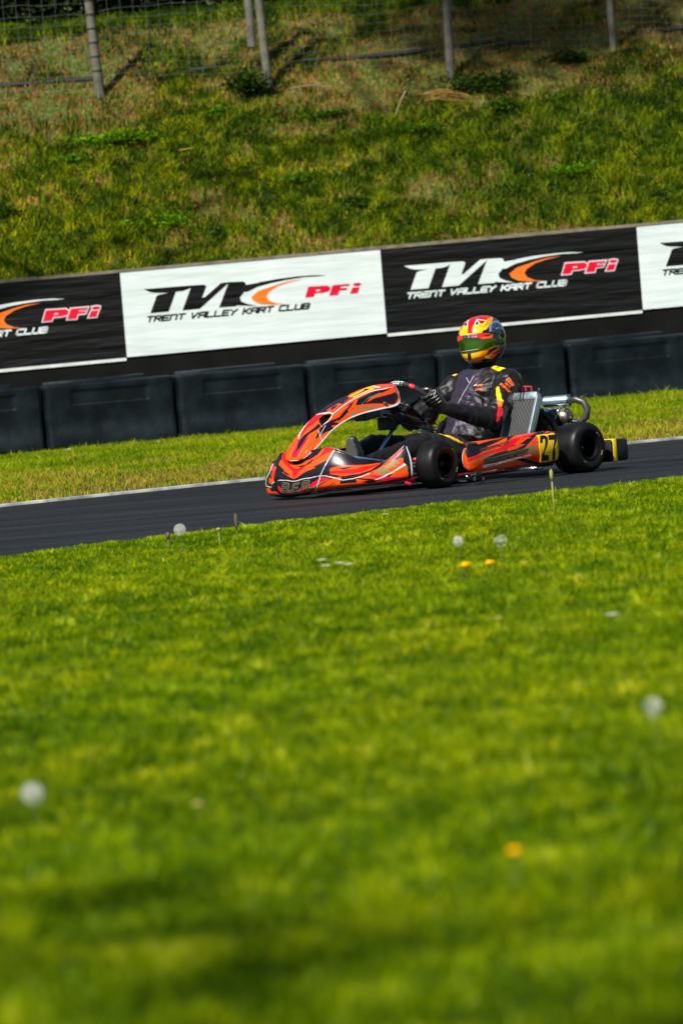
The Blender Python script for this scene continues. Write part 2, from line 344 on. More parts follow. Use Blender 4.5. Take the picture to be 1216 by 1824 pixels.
NOSE_ART=[('K',[(0.505,-0.615),(0.713,-0.598),(0.814,-0.607),(0.647,0.205),(0.601,0.138),(0.617,-0.222),(0.543,-0.339),(0.499,-0.138)]),
('R',[(0.607,0.163),(0.677,0.046),(0.613,0.381),(0.477,0.356),(0.433,0.515),(0.455,0.632),(0.413,0.498),(0.457,0.339),(0.497,0.238),(0.585,0.197)]),
('K',[(0.214,0.598),(0.303,0.456),(0.341,0.448),(0.383,0.582),(0.455,0.766),(0.541,0.682),(0.575,0.59),(0.543,0.782),(0.473,0.858),(0.407,0.791),(0.439,0.925),(0.417,0.95),(0.375,0.833),(0.375,0.958),(0.357,0.975),(0.259,0.741),(0.216,0.665)]),
('K',[(0.479,0.59),(0.505,0.565),(0.527,0.682),(0.487,0.632)]),
('R',[(0.227,-0.372),(0.333,-0.531),(0.401,-0.598),(0.483,-0.615),(0.473,-0.063),(0.399,-0.088),(0.347,-0.146),(0.321,-0.289),(0.261,-0.289),(0.224,-0.297)]),
('K',[(0.21,-0.238),(0.259,-0.18),(0.289,-0.021),(0.371,0.138),(0.335,0.448),(0.297,0.305),(0.261,0.088),(0.222,0.071),(0.154,0.13),(0.066,0.038),(0.146,-0.121)]),
('O',[(0.271,-0.23),(0.321,-0.314),(0.347,-0.146),(0.357,-0.071),(0.371,0.138),(0.331,0.105),(0.289,-0.021)]),
('X',[(0.397,0.013),(0.429,-0.113),(0.471,-0.08),(0.481,0.28),(0.451,0.414),(0.403,0.489),(0.337,0.456)]),
('M',[(0.224,-0.364),(0.136,-0.146),(0.044,-0.213),(0.036,0.172),(0.084,0.23),(0.238,0.205),(0.222,0.088),(0.1,0.113),(0.064,0.046),(0.118,-0.054),(0.21,-0.238)]),
('G',[(0.234,0.238),(0.144,0.28),(0.14,0.322),(0.233,0.272)]),
('G',[(0.146,0.28),(0.05,0.297),(0.048,0.339),(0.142,0.322)]),
('G',[(0.134,-0.28),(0.044,-0.297),(0.044,-0.264),(0.132,-0.247)]),
('K',[(0.216,0.489),(0.13,0.582),(0.128,0.607),(0.214,0.515)]),
('K',[(0.132,0.582),(0.068,0.682),(0.068,0.716),(0.13,0.607)]),
('K',[(0.194,-0.473),(0.124,-0.439),(0.122,-0.423),(0.192,-0.448)]),
('K',[(0.126,-0.448),(0.068,-0.573),(0.066,-0.556),(0.124,-0.423)]),
('G',[(0.305,0.967),(0.229,0.841),(0.227,0.866),(0.303,0.983)]),
('G',[(0.229,0.841),(0.16,0.849),(0.16,0.875),(0.229,0.866)]),
('W',[(0.297,0.448),(0.253,0.69),(0.255,0.699),(0.299,0.456)]),
('W',[(0.255,0.682),(0.227,0.992),(0.229,1),(0.257,0.69)]),
('W',[(0.349,0.615),(0.295,0.665),(0.297,0.682),(0.349,0.632)]),
('W',[(0.297,0.665),(0.246,0.716),(0.246,0.741),(0.297,0.682)]),
('W',[(0.222,-0.347),(0.289,-0.506),(0.293,-0.573),(0.227,-0.414)]),
('W',[(0.283,-0.489),(0.351,-0.556),(0.355,-0.615),(0.289,-0.556)]),
('W',[(0.347,-0.556),(0.425,-0.615),(0.423,-0.615),(0.353,-0.615)]),
('W',[(0.421,-0.615),(0.489,-0.615),(0.487,-0.615),(0.421,-0.615)]),
('W',[(0.483,-0.615),(0.483,-0.188),(0.495,-0.255),(0.487,-0.615)]),
('W',[(0.483,-0.213),(0.487,0.197),(0.497,0.146),(0.495,-0.28)]),
('W',[(0.489,0.155),(0.469,0.372),(0.477,0.356),(0.497,0.138)]),
('W',[(0.477,0.331),(0.435,0.473),(0.433,0.515),(0.475,0.364)]),
('W',[(0.439,0.464),(0.395,0.515),(0.393,0.54),(0.435,0.506)]),
('W',[(0.397,0.515),(0.337,0.423),(0.333,0.456),(0.393,0.548)]),
('K',[(0.567,-0.615),(0.681,-0.523),(0.757,-0.59),(0.705,-0.205),(0.627,0.029),(0.619,0.172),(0.597,0.205),(0.611,-0.088),(0.543,-0.222),(0.499,-0.138),(0.503,-0.305)]),
('K',[(0.479,0.648),(0.521,0.556),(0.563,0.506),(0.629,0.506),(0.721,0.423),(0.81,0.398),(0.878,0.632),(0.938,0.648),(0.87,0.674),(0.746,0.665),(0.661,0.774),(0.621,0.724),(0.679,0.464),(0.581,0.682),(0.543,0.732),(0.481,0.841),(0.421,0.791),(0.377,0.607),(0.455,0.749),(0.541,0.665)]),
('O',[(0.471,0.623),(0.563,0.439),(0.585,0.615),(0.527,0.682),(0.467,0.766),(0.429,0.657)]),
('K',[(0.669,0.774),(0.767,0.732),(0.954,0.774),(0.962,0.891),(0.93,0.925),(0.884,0.958)]),
('K',[(0.9,0.548),(0.972,0.523),(0.946,0.648),(0.848,0.548),(0.81,0.398)]),
('Y',[(0.73,-0.297),(0.908,-0.322),(0.882,0.046),(0.858,0.289),(0.771,0.172),(0.697,0.18),(0.723,-0.046)]),
('K',[(0.734,-0.063),(0.824,-0.071),(0.88,-0.205),(0.862,0.13),(0.842,0.08),(0.806,0.071),(0.719,0.038)]),
('G',[(0.533,0.891),(0.567,0.816),(0.593,0.9),(0.577,0.967)]),
('G',[(0.651,0.766),(0.736,0.657),(0.826,0.657),(0.834,0.674),(0.742,0.69),(0.663,0.791)]),
('G',[(0.575,0.833),(0.653,0.824),(0.721,0.891),(0.79,0.958),(0.711,0.95)]),
('G',[(1,-0.523),(1,-0.272),(0.952,-0.213)]),
('K',[(0.559,-0.163),(0.601,-0.038),(0.549,0.105),(0.511,0.054)]),
('K',[(0.663,0.757),(0.719,0.69),(0.753,0.682),(0.717,0.732),(0.683,0.782)]),
('K',[(0.457,0.824),(0.529,0.749),(0.555,0.774),(0.493,0.849),(0.417,0.883)]),
('Y',[(0.908,-0.322),(1,-0.289),(0.91,0.063),(0.882,0.046)]),
('R',[(0.701,0.004),(0.693,0.172),(0.535,0.381),(0.473,0.356),(0.493,0.222),(0.579,0.289)]),
('R',[(0.413,0.515),(0.453,0.598),(0.425,0.556),(0.391,0.473)]),
('O',[(0.565,0.716),(0.667,0.807),(0.671,0.849),(0.555,0.774)]),
('W',[(0.469,0.381),(0.525,0.381),(0.531,0.331),(0.475,0.331)]),
('W',[(0.523,0.381),(0.579,0.364),(0.585,0.314),(0.529,0.331)]),
('W',[(0.577,0.364),(0.675,0.339),(0.683,0.28),(0.583,0.314)]),
('W',[(0.673,0.339),(0.757,0.314),(0.765,0.264),(0.681,0.289)]),
('W',[(0.755,0.305),(0.82,0.356),(0.828,0.314),(0.763,0.264)]),
('W',[(0.818,0.356),(0.868,0.573),(0.876,0.531),(0.826,0.314)]),
('W',[(0.866,0.573),(0.948,0.648),(0.95,0.64),(0.874,0.531)]),
('W',[(0.894,0.08),(0.892,0.331),(0.912,0.255),(0.922,-0.029)])]
POD_ART=[('K',[(0.11,0.862),(0.198,0.845),(0.325,0.933),(0.589,1),(0.647,1),(0.685,1),(0.613,0.971),(0.523,0.841),(0.479,0.799),(0.521,0.941),(0.291,0.753),(0.273,0.72),(0.285,0.69),(0.234,0.607),(0.19,0.536),(0.09,0.469),(0.048,0.741)]),
('O',[(0.168,0.866),(0.349,0.971),(0.351,0.937),(0.196,0.824)]),
('R',[(0.09,0.469),(0.19,0.536),(0.263,0.594),(0.375,0.64),(0.487,0.782),(0.521,0.829),(0.605,0.883),(0.577,0.707),(0.561,0.703),(0.457,0.573),(0.313,0.548),(0.166,0.406),(0.088,0.335)]),
('G',[(0.088,0.335),(0.166,0.398),(0.313,0.548),(0.337,0.54),(0.307,0.498),(0.287,0.464),(0.17,0.36),(0.09,0.284)]),
('K',[(0.234,0.389),(0.353,0.531),(0.467,0.569),(0.459,0.536),(0.563,0.548),(0.559,0.351),(0.397,0.284),(0.309,0.238),(0.234,0.255)]),
('K',[(0.118,0.113),(0.234,0.268),(0.242,0.264),(0.132,0.113)]),
('G',[(0.295,0.151),(0.401,0.184),(0.617,0.008),(0.621,0),(0.401,0.163),(0.24,0.138)]),
('R',[(0.529,0.778),(0.631,0.887),(0.673,0.925),(0.81,1),(0.848,1),(0.89,1),(0.707,0.849),(0.671,0.841),(0.607,0.749),(0.561,0.648),(0.511,0.632)]),
('O',[(0.547,0.695),(0.649,0.875),(0.669,0.916),(0.617,0.757),(0.567,0.661)]),
('K',[(0.88,1),(0.938,0.967),(0.836,0.858),(0.769,0.849),(0.667,0.64),(0.637,0.556),(0.573,0.502),(0.503,0.506),(0.505,0.544),(0.569,0.573),(0.649,0.661),(0.599,0.674),(0.685,0.803),(0.732,0.799),(0.693,0.829),(0.796,0.95)]),
('K',[(0.906,0.9),(0.952,0.92),(0.904,0.841),(0.838,0.849)]),
('G',[(0.954,0.912),(0.962,0.854),(0.962,0.849),(0.936,0.837)]),
('G',[(0.665,0.556),(0.699,0.603),(0.765,0.565),(0.763,0.527),(0.723,0.531),(0.759,0.423),(0.763,0.335),(0.653,0.46)]),
('R',[(0.631,0.335),(0.761,0.222),(0.769,0.163),(0.701,0.213)]),
('K',[(0.705,0.678),(0.769,0.669),(0.767,0.648)]),
('K',[(0.505,0.556),(0.663,0.519),(0.649,0.448),(0.499,0.372)]),
('K',[(0.549,0.264),(0.611,0.284),(0.773,0.13),(0.916,0.059),(0.964,0.13),(0.962,0.105),(0.932,0.067),(0.79,0.063),(0.653,0.151)]),
('D',[(0.515,0.105),(0.655,0.142),(0.79,0.063),(0.707,0.054),(0.565,0)])]  # D: darker orange painting the shade on the pod's turned-under foot
PLATE_ART=[('K',[(0.792,0.807),(0.81,0.829),(0.84,0.812),(0.858,0.749),(0.852,0.636),(0.832,0.506),(0.804,0.347),(0.804,0.272),(0.846,0.264),(0.856,0.134),(0.78,0.146),(0.778,0.259),(0.814,0.54),(0.826,0.682),(0.822,0.724),(0.808,0.707),(0.794,0.607),(0.771,0.636)]),
('K',[(0.868,0.803),(0.964,0.799),(0.966,0.732),(0.908,0.456),(0.922,0.109),(0.888,0.126),(0.882,0.335),(0.914,0.648),(0.86,0.665)])]
PLATE_OUT=[('x',[(0.769,0.854),(0.85,0.841),(0.924,0.837),(0.964,0.816),(0.966,0.782),(0.966,0.716),(0.948,0.444),(0.964,0.121),(0.874,0.1),(0.773,0.121),(0.757,0.527),(0.769,0.736)])]
HELM_ART=[('R',[(-0.335,0.546),(-0.343,0.678),(-0.375,0.854),(-0.479,0.934),(0.852,0.941),(0.679,0.795),(0.443,0.648),(0.343,0.575),(0.227,0.502),(0.154,0.48),(0.086,0.458),(0.014,0.466),(-0.046,0.466),(-0.154,0.517)]),
('B',[(-0.287,0.568),(-0.126,0.714),(-0.054,0.473),(-0.174,0.517)]),
('B',[(0.082,0.458),(0.126,0.67),(0.178,0.487)]),
('B',[(0.238,0.619),(0.315,0.561),(0.234,0.502),(0.255,0.553)]),
('W',[(-0.283,0.546),(-0.098,0.722),(-0.166,0.758),(-0.335,0.553)]),
('W',[(-0.178,0.766),(-0.054,0.466),(-0.038,0.458),(-0.118,0.751)]),
('W',[(0.086,0.444),(0.142,0.693),(0.122,0.714),(0.074,0.458)]),
('W',[(0.118,0.7),(0.17,0.48),(0.182,0.495),(0.134,0.714)]),
('W',[(0.118,0.685),(0.246,0.597),(0.255,0.627),(0.118,0.714)]),
('W',[(0.242,0.605),(0.315,0.539),(0.323,0.561),(0.251,0.627)]),
('W',[(0.523,0.956),(0.447,0.78),(0.587,0.832),(0.848,0.949)]),
('W',[(0.447,0.795),(0.431,0.693),(0.479,0.722),(0.595,0.839)]),
('R',[(-0.174,0.524),(-0.158,0.693),(-0.198,0.707),(-0.198,0.539)]),
('K',[(0.347,0.575),(0.19,0.517),(0.218,0.458),(0.291,0.539)]),
('R',[(-0.347,0.7),(-0.487,0.934),(0.852,0.941),(0.691,0.788),(0.451,0.656),(0.355,0.605),(0.17,0.707),(0.114,0.729),(0.082,0.509),(-0.066,0.568),(-0.13,0.736)]),
('R',[(-0.09,0.663),(0.066,0.627),(0.054,0.407),(0.05,0.231),(-0.022,0.253),(-0.026,0.429)]),
('K',[(-0.222,0.407),(-0.154,0.451),(-0.166,0.458),(-0.238,0.414)]),
('K',[(0.158,0.444),(0.234,0.341),(0.238,0.348),(0.158,0.458)]),
('K',[(0.234,0.341),(0.283,0.451),(0.279,0.458),(0.231,0.348)]),
('A',[(0.699,0.751),(0.563,0.605),(0.459,0.495),(0.351,0.407),(0.287,0.37),(0.242,0.341),(0.267,0.444),(0.431,0.627)]),
('K',[(0.599,0.619),(0.679,0.517),(0.615,0.341),(0.671,0.216),(0.663,0.055),(0.639,-0.208),(0.611,-0.457),(0.591,-0.721),(0.046,-0.75),(-0.251,-0.647),(-0.263,-0.413),(-0.295,-0.201),(-0.271,-0.347),(-0.259,-0.45),(-0.251,-0.538),(-0.086,-0.64),(0.182,-0.56),(0.299,-0.516),(0.403,-0.413),(0.423,-0.252),(0.387,-0.142),(0.375,-0.069),(0.335,0.114),(0.275,0.173),(0.194,0.195),(0.194,0.246),(0.271,0.275),(0.335,0.385),(0.435,0.487)]),
('Y',[(0.679,0.509),(0.615,0.341),(0.579,0.385),(0.623,0.473)]),
('N',[(0.291,0.165),(0.311,0.319),(0.347,0.4),(0.431,0.48),(0.547,0.473),(0.675,0.378),(0.595,0.275),(0.555,0.341),(0.495,0.414),(0.419,0.4),(0.371,0.341),(0.347,0.231),(0.327,0.151)]),
('B',[(0.347,0.231),(0.375,0.341),(0.423,0.392),(0.499,0.4),(0.543,0.326),(0.531,0.246),(0.483,0.173),(0.411,0.173),(0.363,0.187)]),
('N',[(0.415,0.261),(0.503,0.261),(0.491,0.224),(0.411,0.216)]),
('N',[(0.387,0.319),(0.411,0.297),(0.399,0.275),(0.379,0.29)]),
('N',[(0.435,0.37),(0.471,0.37),(0.451,0.326)]),
('N',[(0.351,0.202),(0.379,0.187),(0.375,0.165),(0.347,0.18)]),
('N',[(0.391,0.121),(0.427,0.107),(0.415,0.063),(0.391,0.085)]),
('N',[(0.451,0.136),(0.475,0.114),(0.459,0.077)]),
('N',[(0.579,0.275),(0.611,0.165),(0.667,0.165),(0.611,0.275)]),
('N',[(0.607,0.173),(0.655,0.041),(0.663,0.041),(0.655,0.173)]),
('N',[(0.655,0.048),(0.603,-0.04),(0.647,-0.047),(0.659,0.048)]),
('N',[(0.459,0.011),(0.503,-0.062),(0.511,-0.062),(0.467,0.011)]),
('N',[(0.507,-0.069),(0.563,-0.032),(0.555,-0.025),(0.503,-0.062)]),
('N',[(0.467,-0.091),(0.455,-0.128),(0.463,-0.135),(0.475,-0.098)]),
('N',[(0.351,-0.157),(0.387,-0.113),(0.455,-0.172),(0.527,-0.172),(0.591,-0.128),(0.575,-0.223),(0.471,-0.252),(0.431,-0.23)]),
('N',[(0.427,-0.325),(0.519,-0.289),(0.507,-0.267),(0.419,-0.311)]),
('N',[(0.419,-0.399),(0.507,-0.362),(0.499,-0.347),(0.411,-0.377)]),
('A',[(-0.299,-0.194),(-0.046,-0.201),(0.158,-0.237),(0.267,-0.208),(0.367,-0.179),(0.339,-0.223),(0.287,-0.289),(0.403,-0.413),(0.327,-0.53),(0.182,-0.56),(-0.086,-0.64),(-0.251,-0.538),(-0.263,-0.413),(-0.279,-0.311)]),
('Y',[(-0.295,-0.223),(-0.054,-0.23),(0.158,-0.252),(0.134,-0.325),(0.078,-0.428),(-0.022,-0.45),(-0.186,-0.355)]),
('K',[(0.214,-0.384),(0.255,-0.245),(0.367,-0.186),(0.411,-0.237),(0.303,-0.296)]),
('R',[(0.283,-0.369),(0.403,-0.267),(0.423,-0.347),(0.395,-0.435),(0.347,-0.391)]),
('O',[(0.307,-0.413),(0.387,-0.377),(0.383,-0.464),(0.303,-0.545)]),
('K',[(0.07,-0.53),(0.194,-0.464),(0.311,-0.435),(0.291,-0.53),(0.182,-0.574)]),
('K',[(-0.054,-0.23),(0.006,-0.237),(-0.01,-0.42),(-0.082,-0.413)]),
('K',[(-0.114,-0.274),(-0.094,-0.325),(-0.09,-0.325),(-0.106,-0.267)]),
('K',[(0.03,-0.281),(0.054,-0.34),(0.058,-0.333),(0.034,-0.281)]),
('K',[(-0.166,-0.486),(-0.006,-0.494),(-0.002,-0.479),(-0.15,-0.472)]),
('W',[(0.102,-0.45),(0.134,-0.384),(0.126,-0.377),(0.098,-0.435)]),
('W',[(0.13,-0.391),(0.166,-0.369),(0.166,-0.355),(0.126,-0.377)])]
VISOR_ART=[('E',[(-0.319,0.202),(-0.311,0.312),(-0.086,0.224),(0.134,0.195),(0.275,0.158),(0.343,0.107),(0.391,-0.032),(0.363,-0.15),(0.263,-0.201),(0.158,-0.201),(-0.022,-0.179),(-0.202,-0.172),(-0.303,-0.15)]),
('M',[(-0.307,0.202),(-0.086,0.224),(0.134,0.202),(0.275,0.151),(0.335,0.107),(0.315,0.026),(0.17,0.048),(0.126,0.099),(0.022,0.114),(-0.082,0.129),(-0.242,0.07),(-0.319,0.063)]),
('R',[(0.17,0.173),(0.263,0.158),(0.267,0.129),(0.178,0.107),(0.154,0.121)]),
('O',[(0.162,0.077),(0.214,0.099),(0.335,0.099),(0.315,0.026),(0.17,0.048)]),
('K',[(0.182,0.114),(0.271,0.121),(0.339,0.136),(0.327,0.114),(0.255,0.077)]),
('K',[(0.335,0.107),(0.351,0.151),(0.447,0.121),(0.411,-0.245),(0.359,-0.179),(0.375,-0.069),(0.347,0.011),(0.319,0.026)]),
('R',[(-0.246,0.202),(-0.118,0.202),(-0.122,0.136),(-0.242,0.07)]),
('O',[(-0.255,0.107),(-0.134,0.151),(-0.246,0.055)]),
('V',[(0.014,0.202),(0.118,0.195),(0.118,0.107),(0.022,0.121)]),
('N',[(-0.094,0.202),(-0.014,0.202),(-0.014,0.151),(-0.074,0.136)]),
('W',[(-0.014,0.202),(0.01,0.202),(0.01,0.136),(-0.01,0.136)]),
('L',[(-0.198,-0.157),(-0.006,-0.157),(-0.006,-0.142),(-0.198,-0.15)]),
('L',[(-0.01,-0.157),(0.11,-0.157),(0.11,-0.142),(-0.01,-0.142)])]
TQ={'bem': [(0.3948, 0.1339), (0.5571, 0.0795), (0.4108, 0.3138)], 'mail': [(0.2345, 0.1674), (0.6754, 0.318), (0.2385, 0.2092)], 'moto': [(0.2365, 0.272), (0.6553, 0.431), (0.2405, 0.3724)], 'line': [(0.2204, 0.636), (0.493, 0.7573), (0.2265, 0.6904)], 'brow': [(-0.0942, 0.1433), (0.1182, 0.1067), (-0.0862, 0.2019)], 'bolt': [(0.8176, 0.8912)]}
LOGO={'T':[(0.24,0.699),(0.747,0.694),(0.751,0.677),(0.7,0.655),(0.645,0.643),(0.575,0.642),(0.482,0.44),(0.288,0.441),(0.368,0.615),(0.396,0.628),(0.499,0.637),(0.354,0.65),(0.301,0.663)],'V':[(0.747,0.694),(0.877,0.691),(0.902,0.674),(0.896,0.659),(0.846,0.556),(0.876,0.558),(1.061,0.692),(1.143,0.694),(1.136,0.68),(1.09,0.647),(0.812,0.44),(0.628,0.439)],'K':[(1.143,0.694),(1.294,0.688),(1.318,0.67),(1.318,0.648),(1.456,0.659),(1.455,0.663),(1.664,0.682),(1.882,0.689),(2.046,0.687),(2.192,0.672),(2.099,0.67),(1.947,0.675),(1.749,0.663),(1.595,0.645),(1.441,0.616),(1.328,0.572),(1.301,0.579),(1.248,0.525),(1.255,0.481),(1.312,0.449),(1.418,0.415),(1.343,0.425),(1.208,0.442),(1.197,0.433),(1.018,0.436)],'C':[(1.945,0.655),(1.77,0.645),(1.637,0.62),(1.448,0.572),(1.367,0.514),(1.385,0.475),(1.458,0.433),(1.587,0.413),(1.728,0.408),(1.631,0.424),(1.558,0.46),(1.529,0.505),(1.56,0.551),(1.657,0.602),(1.768,0.629)],'P':[(1.982,0.57),(2.189,0.565),(2.214,0.546),(2.212,0.52),(2.189,0.5),(2.128,0.492),(2.049,0.494),(2.032,0.458),(1.939,0.458)],'Ph':[(2.064,0.533),(2.109,0.532),(2.103,0.515),(2.056,0.515)],'F':[(2.243,0.563),(2.424,0.562),(2.414,0.542),(2.329,0.542),(2.322,0.524),(2.398,0.521),(2.389,0.501),(2.309,0.5),(2.292,0.455),(2.196,0.456)],'i':[(2.453,0.52),(2.529,0.518),(2.502,0.456),(2.42,0.456)],'dot':[(2.467,0.562),(2.512,0.566),(2.547,0.558),(2.542,0.537),(2.503,0.529),(2.466,0.54)],'TX':[(0.238,0.353),(1.962,0.34),(0.249,0.403)]}
# ================================================================== SETTING
T8=math.tan(R_(8)); BQ=41.3; BK=math.tan(R_(30))
NEAR=[(-22,-5.0),(-10,7.2),(-1.445,16.13),(-.986,16.70),(-.479,17.22),(0,17.70),(.788,18.40),(1.715,19.19),(10,26.2),(30,43)]
FAR=[(-26,-1.0),(-14,11.6),(-2.13,24.07),(-1.46,24.68),(-.6,25.42),(1.87,27.0),(2.48,27.45),(14,36.3),(30,48)]
def yline(L,x): return np.interp(x,[p[0] for p in L],[p[1] for p in L])
def smooth01(t): t=np.clip(t,0,1); return t*t*(3-2*t)
def bumpy(x,y): return .5*np.sin(x*1.7+.3)*np.sin(y*1.3+1)+.3*np.sin(x*3.9+y*2.1)+.2*np.sin(x*7.3-y*6.1+2)
def gz(x,y):
    x=np.asarray(x,float);y=np.asarray(y,float); q=y-x*T8; yn=yline(NEAR,x); yf=yline(FAR,x)
    z=np.where(y<yn,-.012+.012*bumpy(x,y)*smooth01((yn-y)/1.5)+.05*smooth01((2.2-y)/5),0.)
    z=np.where((y>=yn)&(y<=yf),-.06,z)
    span=np.maximum(39.2-(yf-x*T8),1.)
    v=(.135+.0113*x)*smooth01((y-yf)/span)**.8-.004+.012*bumpy(x*1.3,y)*smooth01((y-yf)/2)
    z=np.where(y>yf,v,z)
    bank=1.80+.0113*x+(q-BQ)*BK+.07*bumpy(x*.8,y*.8)+.03*bumpy(x*2.3,y*2.6)
    top=1.80+.0113*x+(47.1-BQ)*BK+(q-47.1)*.12
    bank=np.minimum(bank,top+.03*bumpy(x,y))
    bank=np.where(q>BQ-.02,bank,z)
    return np.where(q>BQ-.02,bank,z)
xs=np.unique(np.concatenate([np.linspace(-160,-14,20),np.linspace(-14,14,170),np.linspace(14,160,20)]))
ys=np.unique(np.concatenate([np.linspace(-60,-6,12),np.linspace(-6,24,130),np.linspace(24,60,300),np.linspace(60,260,18)]))
X,Y=np.meshgrid(xs,ys,indexing='ij')
Z=gz(X,Y); gm=np_mesh('ground',np.stack([X,Y,Z],-1).reshape(-1,3),grid_faces(len(xs),len(ys)))
def ground_mat():
    m=bpy.data.materials.new('turf_soil'); m.use_nodes=True; n=m.node_tree.nodes;l=m.node_tree.links;b=n['Principled BSDF']; b.inputs['Roughness'].default_value=.9
    tc=n.new('ShaderNodeTexCoord'); a=n.new('ShaderNodeTexNoise'); a.inputs['Scale'].default_value=1.1; a.inputs['Detail'].default_value=6; c=n.new('ShaderNodeTexNoise'); c.inputs['Scale'].default_value=14; c.inputs['Detail'].default_value=6
    for t in (a,c): l.new(tc.outputs['Object'],t.inputs['Vector'])
    r=n.new('ShaderNodeValToRGB'); e=r.color_ramp.elements; e[0].position=.36;e[0].color=(.03,.065,.002,1);e[1].position=.72;e[1].color=(.12,.07,.016,1); x=r.color_ramp.elements.new(.56); x.color=(.055,.08,.004,1)
    r2=n.new('ShaderNodeValToRGB'); e=r2.color_ramp.elements; e[0].position=.3;e[0].color=(.4,.4,.4,1);e[1].position=.7;e[1].color=(1.5,1.5,1.4,1)
    mx=n.new('ShaderNodeMixRGB'); mx.blend_type='MULTIPLY'; mx.inputs[0].default_value=1
    ad=n.new('ShaderNodeMath'); ad.operation='MULTIPLY_ADD'; ad.inputs[1].default_value=.6; l.new(a.outputs[0],ad.inputs[0]); md=n.new('ShaderNodeMath'); md.operation='MULTIPLY'; md.inputs[1].default_value=.4; l.new(c.outputs[0],md.inputs[0]); l.new(md.outputs[0],ad.inputs[2])
    l.new(ad.outputs[0],r.inputs[0]); l.new(c.outputs[0],r2.inputs[0]); l.new(r.outputs[0],mx.inputs[1]); l.new(r2.outputs[0],mx.inputs[2]); l.new(mx.outputs[0],b.inputs[0])
    return m
g=link('ground',gm,ground_mat(),None,True); tag(g,'rough grassy ground running under the verge and bank','ground',kind='structure')
# ---- race track
def road_mat():
    m=bpy.data.materials.new('asphalt'); m.use_nodes=True; n=m.node_tree.nodes;l=m.node_tree.links;b=n['Principled BSDF']
    tc=n.new('ShaderNodeTexCoord'); mp=n.new('ShaderNodeMapping'); mp.inputs['Rotation'].default_value=(0,0,R_(-43)); mp.inputs['Scale'].default_value=(.35,2.2,1); l.new(tc.outputs['Object'],mp.inputs[0])
    a=n.new('ShaderNodeTexNoise'); a.inputs['Scale'].default_value=1.2; a.inputs['Detail'].default_value=5; l.new(mp.outputs[0],a.inputs[0])
    c=n.new('ShaderNodeTexNoise'); c.inputs['Scale'].default_value=45; c.inputs['Detail'].default_value=3; l.new(tc.outputs['Object'],c.inputs[0])
    v=n.new('ShaderNodeTexVoronoi'); v.inputs['Scale'].default_value=17; l.new(tc.outputs['Object'],v.inputs[0])
    r=n.new('ShaderNodeValToRGB'); e=r.color_ramp.elements; e[0].position=.3;e[0].color=(.0018,.0024,.0028,1);e[1].position=.70;e[1].color=(.013,.0155,.0175,1); l.new(a.outputs[0],r.inputs[0])
    r2=n.new('ShaderNodeValToRGB'); e=r2.color_ramp.elements; e[0].position=.4;e[0].color=(.5,.5,.5,1);e[1].position=.68;e[1].color=(2.6,2.6,2.6,1); l.new(c.outputs[0],r2.inputs[0])
    mx=n.new('ShaderNodeMixRGB'); mx.blend_type='MULTIPLY'; mx.inputs[0].default_value=1; l.new(r.outputs[0],mx.inputs[1]); l.new(r2.outputs[0],mx.inputs[2])
    r3=n.new('ShaderNodeValToRGB'); e=r3.color_ramp.elements; e[0].position=.0;e[0].color=(1,1,1,1);e[1].position=.09;e[1].color=(0,0,0,1); l.new(v.outputs['Distance'],r3.inputs[0])
    gt=n.new('ShaderNodeMath'); gt.operation='GREATER_THAN'; gt.inputs[1].default_value=.80; sp=n.new('ShaderNodeSeparateColor'); l.new(v.outputs['Color'],sp.inputs[0]); l.new(sp.outputs[0],gt.inputs[0])
    mm=n.new('ShaderNodeMath'); mm.operation='MULTIPLY'; l.new(gt.outputs[0],mm.inputs[0]); l.new(r3.outputs[0],mm.inputs[1])
    m2=n.new('ShaderNodeMixRGB'); m2.inputs[2].default_value=(.22,.22,.20,1); l.new(mm.outputs[0],m2.inputs[0]); l.new(mx.outputs[0],m2.inputs[1]); l.new(m2.outputs[0],b.inputs[0])
    b.inputs['Roughness'].default_value=.7; b.inputs['Specular IOR Level'].default_value=.2
    bp=n.new('ShaderNodeBump'); bp.inputs['Strength'].default_value=.5; bp.inputs['Distance'].default_value=.004; l.new(c.outputs[0],bp.inputs['Height']); l.new(bp.outputs[0],b.inputs['Normal'])
    return m
tt=np.linspace(-20,28,240); yn=yline(NEAR,tt); 
# far edge sampled with the near one
V=[];
for i,x in enumerate(tt):
    yf=yline(FAR,x)
    for k in range(12): V.append((x,yn[i]-.12+(yf-yn[i]+.16)*k/11,0.0))
rd=link('race_track',np_mesh('race_track',V,grid_faces(len(tt),12)),road_mat(),None); tag(rd,'dark asphalt kart track crossing the picture between two grass verges','race track',kind='structure')
mb=MB(); 
L=[(x,float(yline(FAR,x))) for x in np.linspace(-14,16,160)]
d=.027
V=[];
for x,y in L:
    for k,(o,z) in enumerate([(-d*1.5,-.02),(-d*1.5,.014),(-d*1.3,.017),(d*1.3,.018),(d*1.5,-.02)]): V.append((x-o*.66,y+o*.75,z))
kl=link('edge_line',np_mesh('edge_line',V,grid_faces(len(L),5)),mat('white_line_paint',(.40,.41,.40),.7,var=(5,.15,1.25)),None); tag(kl,'white painted line along the far edge of the track','edge line',kind='structure')
